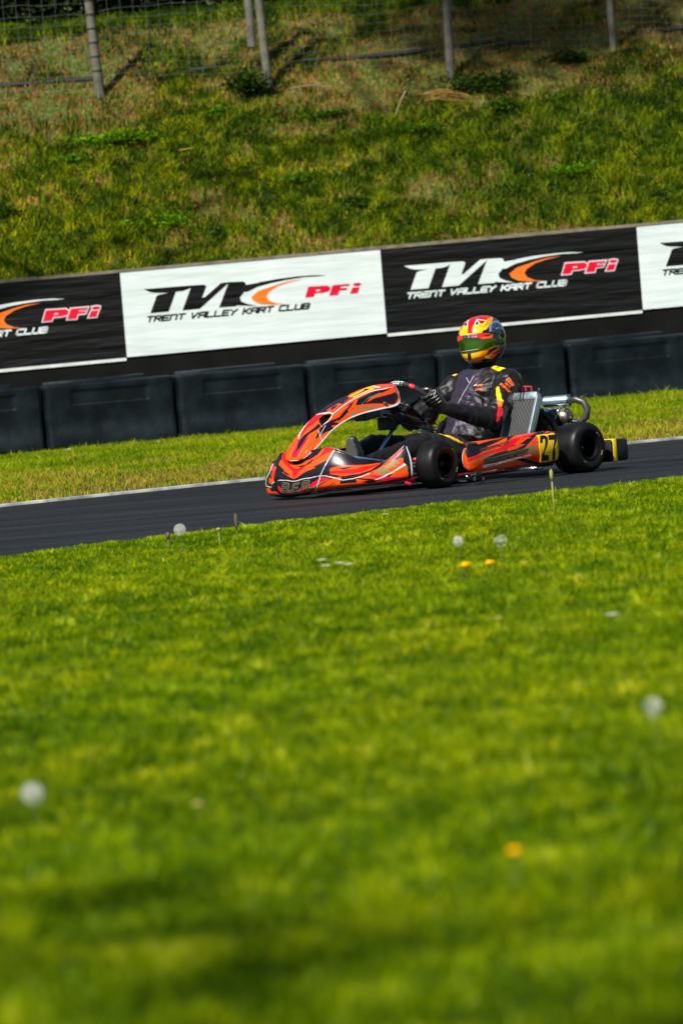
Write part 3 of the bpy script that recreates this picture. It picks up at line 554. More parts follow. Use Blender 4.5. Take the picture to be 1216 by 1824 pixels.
# ---- grass
def grass_mat(name,cols,rough=.55,trans=.35,patch=None):
    """cols: ramp over rnd ; patch: (scale, [(pos,colour)...]) a world scale patchiness of species / dead grass"""
    m=bpy.data.materials.new(name); m.use_nodes=True; n=m.node_tree.nodes;l=m.node_tree.links;b=n['Principled BSDF']; out=n['Material Output']
    at=n.new('ShaderNodeAttribute'); at.attribute_name='rnd'; r=n.new('ShaderNodeValToRGB'); e=r.color_ramp.elements
    for i,(p,c) in enumerate(cols):
        x=e[i] if i<2 else e.new(p); x.position=p; x.color=(*c,1)
    l.new(at.outputs['Fac'],r.inputs[0]); col=r.outputs[0]
    if patch:
        g_=n.new('ShaderNodeNewGeometry'); t=n.new('ShaderNodeTexNoise'); t.inputs['Scale'].default_value=patch[0]; t.inputs['Detail'].default_value=4; l.new(g_.outputs['Position'],t.inputs['Vector'])
        r2=n.new('ShaderNodeValToRGB'); e=r2.color_ramp.elements
        for i,(p,c) in enumerate(patch[1]):
            x=e[i] if i<2 else e.new(p); x.position=p; x.color=(*c,1)
        l.new(t.outputs[0],r2.inputs[0]); mx=n.new('ShaderNodeMixRGB'); mx.blend_type='MULTIPLY'; mx.inputs[0].default_value=1; l.new(col,mx.inputs[1]); l.new(r2.outputs[0],mx.inputs[2]); col=mx.outputs[0]
    l.new(col,b.inputs['Base Color']); b.inputs['Roughness'].default_value=rough; b.inputs['Specular IOR Level'].default_value=.10
    tr=n.new('ShaderNodeBsdfTranslucent'); l.new(col,tr.inputs[0]); ms=n.new('ShaderNodeMixShader'); ms.inputs[0].default_value=trans; l.new(b.outputs[0],ms.inputs[1]); l.new(tr.outputs[0],ms.inputs[2]); l.new(ms.outputs[0],out.inputs['Surface'])
    return m
def blades(name,x,y,z,h,wd,lean,rnd,m,label,cat='grass'):
    n=len(x); a=rng.uniform(0,2*np.pi,n); la=rng.uniform(0,2*np.pi,n); 
    dx,dy=np.cos(a)*wd/2,np.sin(a)*wd/2; lx,ly=np.cos(la)*lean*h,np.sin(la)*lean*h
    V=np.empty((n,5,3),np.float32)
    V[:,0]=np.stack([x-dx,y-dy,z-.01],-1);V[:,1]=np.stack([x+dx,y+dy,z-.01],-1)
    V[:,2]=np.stack([x+dx*.75+lx*.35,y+dy*.75+ly*.35,z+h*.58],-1);V[:,3]=np.stack([x-dx*.75+lx*.35,y-dy*.75+ly*.35,z+h*.58],-1)
    V[:,4]=np.stack([x+lx,y+ly,z+h*np.sqrt(np.clip(1-lean**2*.45,.15,1))],-1)
    b=np.arange(n)[:,None]*5
    T=np.concatenate([b+np.array([[0,1,2]]),b+np.array([[0,2,3]]),b+np.array([[3,2,4]])],0)
    me=np_mesh(name,V.reshape(-1,3),T,rnd=np.repeat(rnd,5)); o=link(name,me,m); tag(o,label,cat,kind='stuff'); return o
def fgrid(xa,xb,ya,yb,n,dens=None):
    x=rng.uniform(xa,xb,n);y=rng.uniform(ya,yb,n); return x,y
def vnoise(x,y,s,seed=0):
    """smooth value noise, numpy"""
    r=np.random.default_rng(seed).random((64,64)); X=x*s;Y=y*s; i=np.floor(X).astype(int);j=np.floor(Y).astype(int); u=smooth01(X-i);v=smooth01(Y-j)
    g=lambda a,b:r[a%64,b%64]
    return (g(i,j)*(1-u)+g(i+1,j)*u)*(1-v)+(g(i,j+1)*(1-u)+g(i+1,j+1)*u)*v
# near lawn
n=900000; y=3.2+(19.8-3.2)*rng.random(n)**.92; hw=.098*y+.42; x=rng.uniform(-1,1,n)*hw
k=(y<yline(NEAR,x)+.03); x,y=x[k],y[k]; n=len(x)
c1=vnoise(x,y,1.7,1);c2=vnoise(x,y,8,2);c3=vnoise(x,y,24,3);c4=vnoise(x+3,y+5,14,9)
c5=vnoise(x+1,y+9,45,14)
h=.012+.030*c3*c4+.010*c2+.010*rng.random(n); h*=np.where(rng.random(n)<.006,1.6,1)*(.55+.45*smooth01((yline(NEAR,x)-y)/.9))
hot=np.clip((c3*c4-.34)*2.6,0,1)
rr=np.clip(.12+.10*c1+.14*c2+.24*(c4-.35)+.30*(c5-.4)+.50*(rng.random(n)-.5)+.22*hot,0,1)
lawn=grass_mat('lawn_grass',[(0,(.018,.065,.0003)),(1,(.72,.72,.13)),(.3,(.11,.205,.0003)),(.55,(.305,.395,.0006)),(.8,(.56,.60,.006))],.42,.45,(1.1,[(.32,(.80,.90,.6)),(.68,(1.12,1.03,1))]))
wd_=rng.uniform(.0026,.005,n)*(.8+.035*y)
# the lawn carries on, a little coarser, to both sides of the view
m2_=340000; X2=rng.uniform(-6,6,m2_); Y2=rng.uniform(-1,26,m2_); k=(Y2<yline(NEAR,X2)+.03)&((np.abs(X2)>.098*Y2+.40)|(Y2<3.2)); X2,Y2=X2[k],Y2[k]; m2_=len(X2)
R2=np.clip(.12+.10*vnoise(X2,Y2,1.7,1)+.24*(vnoise(X2,Y2,14,9)-.35)+.14*vnoise(X2,Y2,8,2)+.50*(rng.random(m2_)-.5)+.12,0,1)
H2=.020+.022*vnoise(X2,Y2,14,9)+.012*rng.random(m2_)
x=np.concatenate([x,X2]);y=np.concatenate([y,Y2]);h=np.concatenate([h,H2]);rr=np.concatenate([rr,R2]);wd_=np.concatenate([wd_,rng.uniform(.008,.014,m2_)]);n=len(x)
blades('mown_grass',x,y,gz(x,y),h,wd_,rng.uniform(.1,.95,n),rr,lawn,'short bright green grass filling the foreground up to the track')
# verge behind the track
n=330000; x=rng.uniform(-5.6,6.2,n); y=rng.uniform(22,41,n); yf=yline(FAR,x); q=y-x*T8
k=(y>yf+.05)&(q<40.0); x,y=x[k],y[k]; yf=yf[k]; n=len(x); e=y-yf
c1=vnoise(x,y,1.3,4);c2=vnoise(x,y,5,5)
k=rng.random(n)<np.clip(.10+(e-.15)/1.6+.7*(c2-.5),0.04,1); x,y,e,c1,c2=x[k],y[k],e[k],c1[k],c2[k]; n=len(x)
c3=vnoise(x,y,2.2,15); dry=np.clip(1.35-e/5.0+1.3*(c2-.5)+1.6*(c3-.5),0.03,1)*(rng.random(n)<.75)
rr=np.clip(.12+.28*c1+.3*c2+.25*(rng.random(n)-.5),0,.72)*(1-dry)+dry*rng.uniform(.6,1,n)
h=(.025+.045*c2*rng.random(n)+.02*smooth01(e/5))*np.where(rng.random(n)<.02,1.6,1)
verge=grass_mat('verge_grass',[(0,(.03,.08,.002)),(1,(.36,.22,.075)),(.35,(.12,.21,.0015)),(.58,(.31,.36,.003)),(.78,(.30,.19,.04))],.6,.35,(.9,[(.3,(.8,.85,.8)),(.7,(1.15,1.1,1))]))
blades('verge_grass',x,y,gz(x,y),h,rng.uniform(.006,.012,n),rng.uniform(.1,.9,n),rr,verge,'green grass strip fading to dry straw along the far edge of the track')
# bank
n=600000; x=rng.uniform(-6.2,7.2,n); q=rng.uniform(41.32,48.4,n); y=q+x*T8
c1=vnoise(x,q,.8,6);c2=vnoise(x,q,2.6,7);c3=vnoise(x,q,5.5,8);c4=vnoise(x,q,13,12); up=smooth01((q-43.4)/2.4)
bare=(.30*c1+.40*c2+.30*c3)+.24*up+.0; bare=np.where(q>46.9,bare-.35,bare)
k=rng.random(n)<np.clip(1.75-1.9*bare,.16,1); x,y,q,c1,c2,c3,c4,up,bare=[a[k] for a in (x,y,q,c1,c2,c3,c4,up,bare)]; n=len(x)
dry=np.clip((bare-.44)*3.0,.08,.92); dry=(rng.random(n)<dry)
rr=np.where(dry,rng.uniform(.62,1,n),np.clip(-.06+.40*c3+.34*c4+.40*(rng.random(n)-.5)-.08*up+.26*(c2-.45),0,.60))
dk=smooth01((c4-.62)/.12)*smooth01((c2-.35)/.2); rr=np.where(dry,rr,rr*(1-.55*dk))
h=np.where(dry,.02+.05*rng.random(n),.03+.05*dk+.15*c3*c4+.14*np.clip(c2-.5,0,1)*rng.random(n)+.04*rng.random(n))
rough_g=grass_mat('bank_grass',[(0,(.012,.036,.001)),(1,(.40,.21,.07)),(.20,(.045,.09,.001)),(.40,(.16,.225,.002)),(.58,(.36,.36,.004)),(.66,(.22,.11,.02))],.65,.3,(.5,[(.3,(.62,.72,.7)),(.7,(1.15,1.08,1))]))
blades('bank_grass',x,y,gz(x,y),h,rng.uniform(.008,.020,n),rng.uniform(.1,.95,n),rr,rough_g,'rough tufted grass and dead stalks covering the bank behind the banners')
# ---- retaining wall with rail, white strip, banners
WY=Matrix.Rotation(R_(8),4,'Z'); SL=.0113
def wl(s,d,z): return (s*math.cos(R_(8))-d*math.sin(R_(8)),40.8+s*math.sin(R_(8))+d*math.cos(R_(8)),z+SL*s)   # along wall, depth behind the face, height
def wbox(mb,s0,s1,d0,d1,z0,z1):
    v=[wl(s,d,z) for s in(s0,s1) for d in (d0,d1) for z in (z0,z1)]
    mb.add(v,[(0,1,3,2),(4,6,7,5),(0,4,5,1),(2,3,7,6),(0,2,6,4),(1,5,7,3)])
wt=empty('retaining_wall',wl(0,.05,0)); tag(wt,'long black board wall behind the barriers with a weathered timber rail on top','wall')
def pbuild(mb,name,m,root,**k):
    iv=root.matrix_world.inverted() if False else (Matrix.Translation(root.location)@root.rotation_euler.to_matrix().to_4x4()).inverted()
    mb.v=[tuple(iv@Vector(v)) for v in mb.v]; return mb.build(name,m,root,**k)
m_=MB(); wbox(m_,-9,9,.012,.09,.0,1.955); pbuild(m_,'board',mat('black_board',(.0035,.0035,.0035),.7,spec=.12,var=(3,.5,1.6)),wt)
m_=MB(); 
for i in range(6): wbox(m_,-9+3*i,-6.006+3*i,-.01,.13,1.957,1.990+.004*(i%2))
pbuild(m_,'rail',mat('weathered_timber',(.17,.145,.105),.85,var=(9,.5,1.3)),wt)
m_=MB()
for s0 in (-4.925,.645): wbox(m_,s0+.004,s0+2.781,-.004,.006,1.028,1.060)
pbuild(m_,'edging_strip',mat('white_batten',(.62,.66,.64),.6,var=(5,.75,1.05)),wt)
def vinyl(name,col,amp=.5):
    m=bpy.data.materials.new(name); m.use_nodes=True; n=m.node_tree.nodes;l=m.node_tree.links;b=n['Principled BSDF']; b.inputs['Base Color'].default_value=(*col,1); b.inputs['Roughness'].default_value=.45; b.inputs['Specular IOR Level'].default_value=.16
    tc=n.new('ShaderNodeNewGeometry'); mp=n.new('ShaderNodeMapping'); mp.inputs['Rotation'].default_value=(0,R_(3),0); mp.inputs['Scale'].default_value=(.8,1.0,7); l.new(tc.outputs['Position'],mp.inputs[0])
    t=n.new('ShaderNodeTexNoise'); t.inputs['Scale'].default_value=1.5; t.inputs['Detail'].default_value=3; l.new(mp.outputs[0],t.inputs[0])
    bp=n.new('ShaderNodeBump'); bp.inputs['Strength'].default_value=amp; bp.inputs['Distance'].default_value=.045; l.new(t.outputs[0],bp.inputs['Height']); l.new(bp.outputs[0],b.inputs['Normal'])
    t2=n.new('ShaderNodeTexNoise'); t2.inputs['Scale'].default_value=2.5; t2.inputs['Detail'].default_value=6; l.new(tc.outputs['Position'],t2.inputs[0])
    mr=n.new('ShaderNodeMapRange'); mr.inputs[1].default_value=.35; mr.inputs[2].default_value=.7; mr.inputs[3].default_value=.93; mr.inputs[4].default_value=1.04; l.new(t2.outputs[0],mr.inputs[0])
    mx=n.new('ShaderNodeVectorMath'); mx.operation='SCALE'; mx.inputs[0].default_value=col; l.new(mr.outputs[0],mx.inputs['Scale']); l.new(mx.outputs[0],b.inputs['Base Color'])
    return m
VK=vinyl('black_vinyl',(.0065,.007,.007),1.0);VW=vinyl('white_vinyl',(.58,.65,.65),.22);VO=vinyl('orange_vinyl',(.80,.16,.02),.4);VR=vinyl('red_vinyl',(.62,.006,.03),.4);VP=vinyl('pink_edge_vinyl',(.62,.50,.54),.4)
def fill(polys):
    """polygon (with optional holes) -> triangles, 2D"""
    cu=bpy.data.curves.new('c','CURVE'); cu.dimensions='2D'; cu.fill_mode='BOTH'
    for pl in polys:
        s=cu.splines.new('POLY'); s.points.add(len(pl)-1)
        for i,p in enumerate(pl): s.points[i].co=(p[0],p[1],0,1)
        s.use_cyclic_u=True
    o=bpy.data.objects.new('c',cu); me=bpy.data.meshes.new_from_object(o); v=[(a.co.x,a.co.y) for a in me.vertices]; f=[tuple(p.vertices) for p in me.polygons]
    bpy.data.objects.remove(o); bpy.data.curves.remove(cu); bpy.data.meshes.remove(me); return v,f
def grow(pl,d):
    P=np.array(pl); n=len(P); A=0.5*sum(P[i,0]*P[(i+1)%n,1]-P[(i+1)%n,0]*P[i,1] for i in range(n)); out=[]
    for i in range(n):
        a=P[i]-P[i-1]; b=P[(i+1)%n]-P[i]; a/=np.hypot(*a)+1e-9; b/=np.hypot(*b)+1e-9; na=np.array([a[1],-a[0]]); nb=np.array([b[1],-b[0]]); m=na+nb; L=np.hypot(*m); m=m/(L+1e-9); k=d/max(.55,m@na)
        out.append(tuple(P[i]+m*k*(1 if A>0 else -1)))
    return out
def sheet(mb,polys,s0,d,z0=1.062):
    v,f=fill(polys); mb.add([wl(s0+a,d,z0+b) for a,b in v],f)
def banner(s0,dark,label,group):
    root=MB(); wbox(root,s0+.003,s0+2.782,-.006,.0,1.064,1.955)
    o=link('banner',root.mesh('banner'),VK if dark else VW); tag(o,label,'banner',group)
    a,bk=(VW,VK) if dark else (VK,VW)
    m_=MB(); [sheet(m_,[LOGO[k]],s0,-.0072-.0004*i) for i,k in enumerate('TVK')]; m_.build('logo_letters',a,o)
    m_=MB(); sheet(m_,[LOGO['C']],s0,-.0076); m_.build('logo_swoosh',VO,o)
    if dark:
        m_=MB(); [sheet(m_,[grow(LOGO[k],.013)],s0,-.0070-.0003*i) for i,k in enumerate(['P','F','i','dot'])]; m_.build('sponsor_outline',VP,o)
    m_=MB(); sheet(m_,[LOGO['P'],LOGO['Ph']],s0,-.0088); [sheet(m_,[LOGO[k]],s0,-.0090-.0002*i) for i,k in enumerate(['F','i','dot'])]; m_.build('sponsor_letters',VR,o)
    st,L=strokes('TRENT VALLEY KART CLUB',.32); x0,y0=LOGO['TX'][0]; x1,y1=LOGO['TX'][1]; m_=MB()
    mp=lambda x,y:(x0+(x1-x0)*x+y*.022,y0+(y1-y0)*x+y*.052)
    for i,pl in enumerate(st):
        for qd in ribbon(pl,mp,.0085 if not dark else .0095,1): m_.add([wl(s0+p[0],-.0078-.00002*i,1.062+p[1]) for p in qd],[(0,1,2,3)])
    m_.build('club_name',a,o); return o
gb='sponsor banners along the wall'
banner(-4.925,True,'black banner at the left end of the wall, cut by the picture edge',gb)
banner(-2.14,False,'white banner between the two black ones, black club logo with orange swoosh',gb)
banner(.645,True,'black banner above the driver, white club logo with orange swoosh',gb)
banner(3.43,False,'white banner cut off by the right edge of the picture',gb)
# ---- plastic barriers
plast=mat('barrier_plastic',(.0016,.0034,.0046),.42,spec=.19,var=(3.4,.4,2.8),bump=(2.2,.5,.05))
BW=1.372
def barrier(i,label):
    s0=-4.49+i*1.384; root=None
    wl=lambda s,d,z: globals()['wl'](s,d,z+.022-SL*s)
    nu,nv=70,46; U,Vv=np.meshgrid(np.linspace(0,1,nu),np.linspace(0,1,nv),indexing='ij')
    s=U*(BW-.004); z=Vv*.655
    d=np.zeros_like(s)
    d+=.075*np.clip(1-s/.085,0,1)**2.2+.02*np.clip(1-(BW-.004-s)/.03,0,1)**2
    d-=.03*smooth01((.26-z)/.26)                   # foot stands proud
    d+=.05*np.clip((z-.625)/.03,0,1)**2
    a=smooth01((s-.30)/.012)*smooth01((1.115-s)/.012)*smooth01((z-.425)/.012)*smooth01((.575-z)/.012)
    d+=.012*a; d+=.006*np.sin(3*s+i)*np.sin(5*z+i*2)
    jit=random.uniform(-.02,.02); tilt=random.uniform(-.012,.012)
    V=[wl(s0+s[a_,b_],-.62+d[a_,b_]+jit+tilt*s[a_,b_],.135+z[a_,b_]) for a_ in range(nu) for b_ in range(nv)]
    # shift so the wall slope does not matter; barriers stand on the verge
    F=grid_faces(nu,nv)
    mb=MB(); mb.v=V; mb.f=[tuple(f) for f in F]
    # top, back, sides
    def wb(s_a,s_b,d0,d1,z0,z1,bev=.02):
        c=wl((s_a+s_b)/2,(d0+d1)/2,(z0+z1)/2); mb.box(c,(s_b-s_a,d1-d0,z1-z0),Matrix.Rotation(R_(8),3,'Z')@Matrix.Rotation(-SL,3,'Y'),bev)
    wb(s0+.02,s0+BW-.02,-.55+jit,-.14+jit,.10,.135+.652)
    wb(s0+.025,s0+1.10,-.50+jit,-.18+jit,.70,.135+.695,.03)
    c=Vector(wl(s0+BW/2,-.35,.1)); iv=Matrix.Translation(-c); mb.v=[tuple(iv@Vector(v)) for v in mb.v]
    o=link('plastic_barrier',mb.mesh('plastic_barrier'),plast,None,True); o.data.set_sharp_from_angle(angle=R_(35)); o.location=c
    tag(o,label,'barrier','plastic barriers linked along the foot of the wall')
for i,lb in enumerate(['dark plastic barrier block cut by the left edge of the picture','dark plastic barrier block second from the left, under the first white banner edge','dark plastic barrier block third from the left, under the white banner',
   'dark plastic barrier block straight behind the kart nose','dark plastic barrier block directly behind the driver','dark plastic barrier block right of the driver, above the exhaust','dark plastic barrier block cut by the right edge of the picture']): barrier(i,lb)
# ---- fence on the bank
wood=mat('fence_timber',(.105,.10,.075),.85,var=(7,.55,1.25),bump=(30,.4,.01))
def bz(x,q): return float(gz(x,q+x*T8))
def post(x,y,tx,lab,r=.052,h=2.1,z0=None,ties=0):
    o=MB(); z0=float(gz(x,y)) if z0 is None else z0
    t=Vector(tx).normalized(); pts=[t*(-.25),t*.02,t*.5,t*1.1,t*1.6,t*h]; o.tube([p+Vector((.004*math.sin(i*2.1),0,0)) for i,p in enumerate(pts)],[r*1.04,r*1.03,r,r*.97,r*.95,r*.9],12)
    e=o.build('fence_post',wood,None,auto=True); e.location=(x,y,z0); tag(e,lab,'fence post','timber posts of the wire fence')
    if ties:
        k=MB()
        for i in range(ties):
            c=t*(.32+.165*i); k.lathe([(r*1.07,-.007),(r*1.12,-.007),(r*1.12,.007),(r*1.07,.007)],c,t,16,True)
        k.build('wire_tie',mat('black_tie',(.012,.012,.012),.6),e)
post(-2.41,45.07,(-.035,0,1),'leftmost timber fence post, ringed with black ties',.056,ties=10)
post(-.44,45.22,(-.03,0,1),'second timber fence post from the left, beside the dark bush')
o=MB(); o.tube([(0,0,0),(0,0,1.6)],[.055,.05],12); e=o.build('fence_post',wood,None,auto=True); e.location=(-.60,45.5,4.62); tag(e,'short thick timber prop standing just behind the second fence post','fence post','timber posts of the wire fence')
post(1.70,45.41,(.03,0,1),'third timber fence post from the left, leaning a little right')
post(3.68,45.95,(.01,0,1),'rightmost timber fence post near the right edge',.045)
wire=mat('galvanised_wire',(.12,.13,.115),.6,metal=.3)
mb=MB()
qf=45.46
def wp(x,h): 
    return (x,qf+x*T8-.01*math.sin(x*2),bz(x,qf)+h+.012*math.sin(x*3.1+h*4))
hz=[.12,.2,.28,.36,.45,.54,.64,.74,.85,.97,1.1,1.25,1.4,1.6]
xs_=np.linspace(-6,7,53)
for h in hz: mb.tube([wp(x,h) for x in xs_],.0018,4,False)
for x in np.arange(-6,7,.15): mb.tube([wp(x,.1),wp(x,1.6)],.0015,4,False)
f=mb.build('wire_fence',wire); tag(f,'sagging galvanised stock wire mesh strung along the timber posts','fence')
mb=MB(); P=[]  # black strip laid in as the shadow line at the fence foot
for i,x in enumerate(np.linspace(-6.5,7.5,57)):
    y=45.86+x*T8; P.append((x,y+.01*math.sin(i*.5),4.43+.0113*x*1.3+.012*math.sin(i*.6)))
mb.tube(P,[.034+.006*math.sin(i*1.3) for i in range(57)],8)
f=mb.build('fence_shadow_strip',mat('shadow_black',(.006,.006,.006),.7),smooth=True); tag(f,'thin black strip shaped as the shadow line along the foot of the wire fence','shadow strip')
# ---- leafy plants: many small leaf quads
def leaf_cloud(name,c,rad,n,size,rnd0,m,label,cat,group=None,stem=None,flat=1.0,parent=None,clump=10):
    c=np.array(c,float); cl=rng.normal(0,.42,(clump,3)); cl/=np.maximum(1,np.linalg.norm(cl,axis=1)[:,None]); k=rng.integers(0,clump,n)
    P=(cl[k]*.75+rng.normal(0,.24,(n,3)))*np.array(rad); P[:,2]=np.where(P[:,2]<-rad[2]*.9,-rad[2]*.9,P[:,2])
    a=rng.uniform(0,2*np.pi,n);t=rng.uniform(-.9,.9,n); s=size*rng.uniform(.6,1.4,n)
    u=np.stack([np.cos(a)*np.cos(t),np.sin(a)*np.cos(t),np.sin(t)],-1); w_=np.cross(u,rng.normal(0,1,(n,3))); w_/=np.linalg.norm(w_,axis=1)[:,None]
    V=np.empty((n,4,3)); V[:,0]=P-u*s[:,None]; V[:,1]=P+w_*s[:,None]*.42; V[:,2]=P+u*s[:,None]; V[:,3]=P-w_*s[:,None]*.42
    F=np.arange(n*4).reshape(n,4)
    rr=np.clip(rnd0+.4*(rng.random(n)-.5)+.25*(rng.random(clump)[k]-.5),0,1)
    if parent is None:
        me=np_mesh(name,V.reshape(-1,3),F,rnd=np.repeat(rr,4)); o=link(name,me,m); o.location=c; tag(o,label,cat,group); return o
    me=np_mesh(name,(V+c).reshape(-1,3),F,rnd=np.repeat(rr,4)); return link(name,me,m,parent)
leafm=grass_mat('bush_leaves',[(0,(.006,.018,.001)),(1,(.12,.19,.004)),(.5,(.03,.07,.002))],.5,.25)
lush=grass_mat('weed_leaves',[(0,(.02,.07,.001)),(1,(.20,.36,.003)),(.5,(.07,.17,.001))],.5,.3)
gp='leafy weeds growing on the bank'
for x,q,r,hh,n,lab,mm,rn in [(-.66,45.2,.24,.24,1500,'dark evergreen bush at the foot of the second fence post',leafm,.25),
    (-2.25,44.3,.42,.22,1700,'broad bright green nettle patch below the leftmost fence post',lush,.5),
    (-2.75,43.9,.26,.14,700,'low green weed clump left of the broad nettle patch',lush,.4),
    (2.02,44.75,.40,.20,1800,'dark spreading bramble below the third fence post',leafm,.3),
    (2.25,44.3,.2,.12,500,'small dark weed just under the bramble',leafm,.5),
    (.47,42.5,.22,.12,700,'dark low weed clump on the bank above the white banner edge',leafm,.35),
    (-1.05,44.7,.2,.13,600,'small green weed clump between the two left posts',lush,.35),
    (-3.5,42.9,.25,.13,700,'very dark weed clump at the left edge of the bank',leafm,.15),
    (.25,44.5,.28,.10,600,'flat dark green weed patch right of the second post',leafm,.5),
    (1.1,43.9,.3,.11,700,'flat green weed patch in the middle of the bank',lush,.3),
    (3.1,45.3,.3,.16,800,'dark weed clump left of the rightmost fence post',leafm,.2),
    (2.9,42.9,.35,.12,800,'green weed mat on the bank above the right black banner',lush,.4),
    (-.2,43.2,.35,.12,800,'green weed mat on the bank above the white banner',lush,.35),
    (-1.7,42.5,.4,.13,900,'bright green weed mat close above the left part of the wall',lush,.55)]:
    y=q+x*T8; z=float(gz(x,y)); leaf_cloud('weed_clump' if 'bush' not in lab else 'bush',(x,y,z+hh*(.6 if 'bush' in lab or 'bramble' in lab else .35)),(r*1.2,r*.9,hh*(1 if 'bush' in lab or 'bramble' in lab else .7)),n,.026,rn,mm,lab,'bush' if 'bush' in lab else 'weed',gp)
mb=MB(); random.seed(8)
for i in range(9):
    x=1.40+random.random()*.45; y=44.6+x*T8+random.random()*.2-.1; z=float(gz(x,y)); mb.tube([(x-.15,y,z+.12+random.random()*.05),(x,y,z+.14),(x+.18+random.random()*.1,y,z+.05+random.random()*.05)],.006,5)
f=mb.build('dead_twigs',mat('yellow_straw',(.24,.12,.012),.8)); tag(f,'spray of yellow dead twigs beside the dark bramble','twigs')
for (x,q,L_,a,lab,cl) in [(-.2,45.1,.5,-.05,'long pale dry stick lying across the bank by the second post',(.18,.15,.08)),(-1.5,44.0,.35,-.12,'yellow dry stalk lying on the bank in the left half',(.28,.16,.02)),(3.6,42.5,.4,-.4,'bent dry twig on the bank near the right edge',(.25,.18,.08)),(1.0,44.3,.3,1.1,'thin upright dead stalk right of the second post',(.25,.22,.14))]:
    y=q+x*T8; z=float(gz(x,y))+.08; mb=MB(); mb.tube([(0,0,0),(L_*.5*math.cos(a),0,L_*.5*math.sin(a)+.03),(L_*math.cos(a),0.02,L_*math.sin(a))],.008,6); f=mb.build('dry_stick',mat('dry_stick',cl,.8)); f.location=(x,y,z); tag(f,lab,'stick')
# ---- hedge and trees above the slope
hedge=grass_mat('hedge_leaves',[(0,(.002,.006,.001)),(1,(.02,.045,.004)),(.6,(.007,.016,.002))],.6,.2)
bark=mat('bark',(.09,.07,.05),.9,var=(8,.6,1.3))
def tree(x,y,h,cr,cz,n,size,m,lab,cat='tree',lean=0,group=None):
    z=float(gz(x,y)); r=empty('broadleaf_tree',(x,y,z)); tag(r,lab,cat,group)
    mb=MB(); mb.tube([(0,0,-.2),(.05,0,h*.3),(lean*.5,0,h*.6),(lean,0,h*.9)],[.16,.13,.09,.04],8)
    for i in range(7):
        a=i*2.4; z0=h*(.35+.07*i); mb.tube([(lean*z0/h,0,z0),(lean*z0/h+math.cos(a)*cr[0]*.35,math.sin(a)*cr[1]*.35,z0+.5),(lean+math.cos(a)*cr[0]*.7,math.sin(a)*cr[1]*.7,z0+1.0)],[.06,.04,.015],6)
    mb.build('trunk',bark,r,smooth=True)
    leaf_cloud('crown',(lean,0,cz),cr,n,size,.5,m,None,None,parent=r,clump=60); return r
gh='trees crowding the top of the bank'
for i,(x,lab) in enumerate([(-6.3,'dark leafy tree at the far left above the bank'),(-4.1,'dark leafy tree above the bank at the left picture corner'),(-2.2,'dark leafy tree above the bank behind the leftmost fence post'),(-.4,'dark leafy tree above the bank behind the second fence post'),(1.5,'dark leafy tree above the bank behind the third fence post'),(3.4,'dark leafy tree above the bank behind the rightmost fence post'),(5.4,'dark leafy tree above the bank at the right, outside the posts')]):
    tree(x,48.5+x*T8+.2*math.sin(i*2),4.2,(1.6,.8,2.0),1.55,15000,.085,hedge,lab,group=gh)
def shade_tree(base,cc,cr,n,size,lab,k=1):
    x,y=base; z=float(gz(x,y)); r=empty('broadleaf_tree',(x,y,z)); tag(r,lab,'tree'); c=Vector(cc)-Vector((x,y,z)); mb=MB(); mb.tube([(0,0,-.3),c*.25+Vector((0,0,.5)),c*.6,c*1.05],[.24*k,.20*k,.13*k,.05*k],10)
    for i in range(9):
        a=i*2.4; p=c*(.55+.05*i); mb.tube([p,p+Vector((math.cos(a)*cr[0]*.4,math.sin(a)*cr[1]*.4,.5)),p+Vector((math.cos(a)*cr[0]*.8,math.sin(a)*cr[1]*.8,1.1))],[.07,.04,.015],6)
    mb.build('trunk',bark,r,smooth=True); leaf_cloud('crown',tuple(c),cr,n,size,.5,lush,None,None,parent=r,clump=30)
shade_tree((-13.0,31.0),(-7.0,30.6,25.8),(2.6,1.6,1.9),1700,.15,'tall slender tree standing left of the verge and shading the bank',.3)
shade_tree((-9.2,-11.0),(-8.5,-11.7,17.8),(3.4,3.0,2.6),950,.15,'unseen broadleaf tree added behind the viewer to shade the nearest lawn')  # out-of-view tree added to darken the closest lawn
# ---- small flowers in the lawn
stemm=mat('flower_stem',(.08,.13,.01),.6); fluff=mat('seed_fluff',(.62,.64,.55),.9); core=mat('seed_core',(.14,.11,.06),.9); petal=mat('dandelion_petal',(.95,.58,.002),.6,spec=.1); white=mat('daisy_petal',(.82,.82,.80),.6); yel=mat('daisy_eye',(.7,.42,.01),.7)
def clock(x,y,h,lab,r=.021,part=1.0):
    z=float(gz(x,y)); o=empty('dandelion_clock',(x,y,z)); tag(o,lab,'dandelion','dandelion seed heads in the lawn')
    m1=MB(); m1.tube([(0,0,-.02),(.004,0,h*.5),(0,0,h-r*.2)],.0016,6); m1.build('stem',stemm,o)
    m2=MB(); m2.ball((0,0,h),.0045); m2.build('receptacle',core,o)
    m3=MB()
    for i in range(62):
        t=i+.5; ph=math.acos(1-2*t/62); th=math.pi*(1+5**.5)*t
        if random.random()>part: continue
        d=Vector((math.cos(th)*math.sin(ph),math.sin(th)*math.sin(ph),math.cos(ph))); c=Vector((0,0,h)); e=d.orthogonal(); b=d.cross(e); tip=c+d*r*.82
        m3.add([c+d*.004-e*.0002,c+d*.004+e*.0002,tip+e*.0002],[(0,1,2)])
        for k in range(5):
            a=k*math.pi/2.5; w2=(e*math.cos(a)+b*math.sin(a)); w3=(e*math.cos(a+.3)+b*math.sin(a+.3)); m3.add([tip,tip+w2*r*.22+d*r*.18,tip+w3*r*.22+d*r*.18],[(0,1,2)])
    m3.build('seed_tufts',fluff,o)
clock(-.600,14.183,.13,'dandelion clock standing up against the dark track at the left',.021)
clock(.374,12.628,.075,'round dandelion clock above the two yellow dandelions',.017)
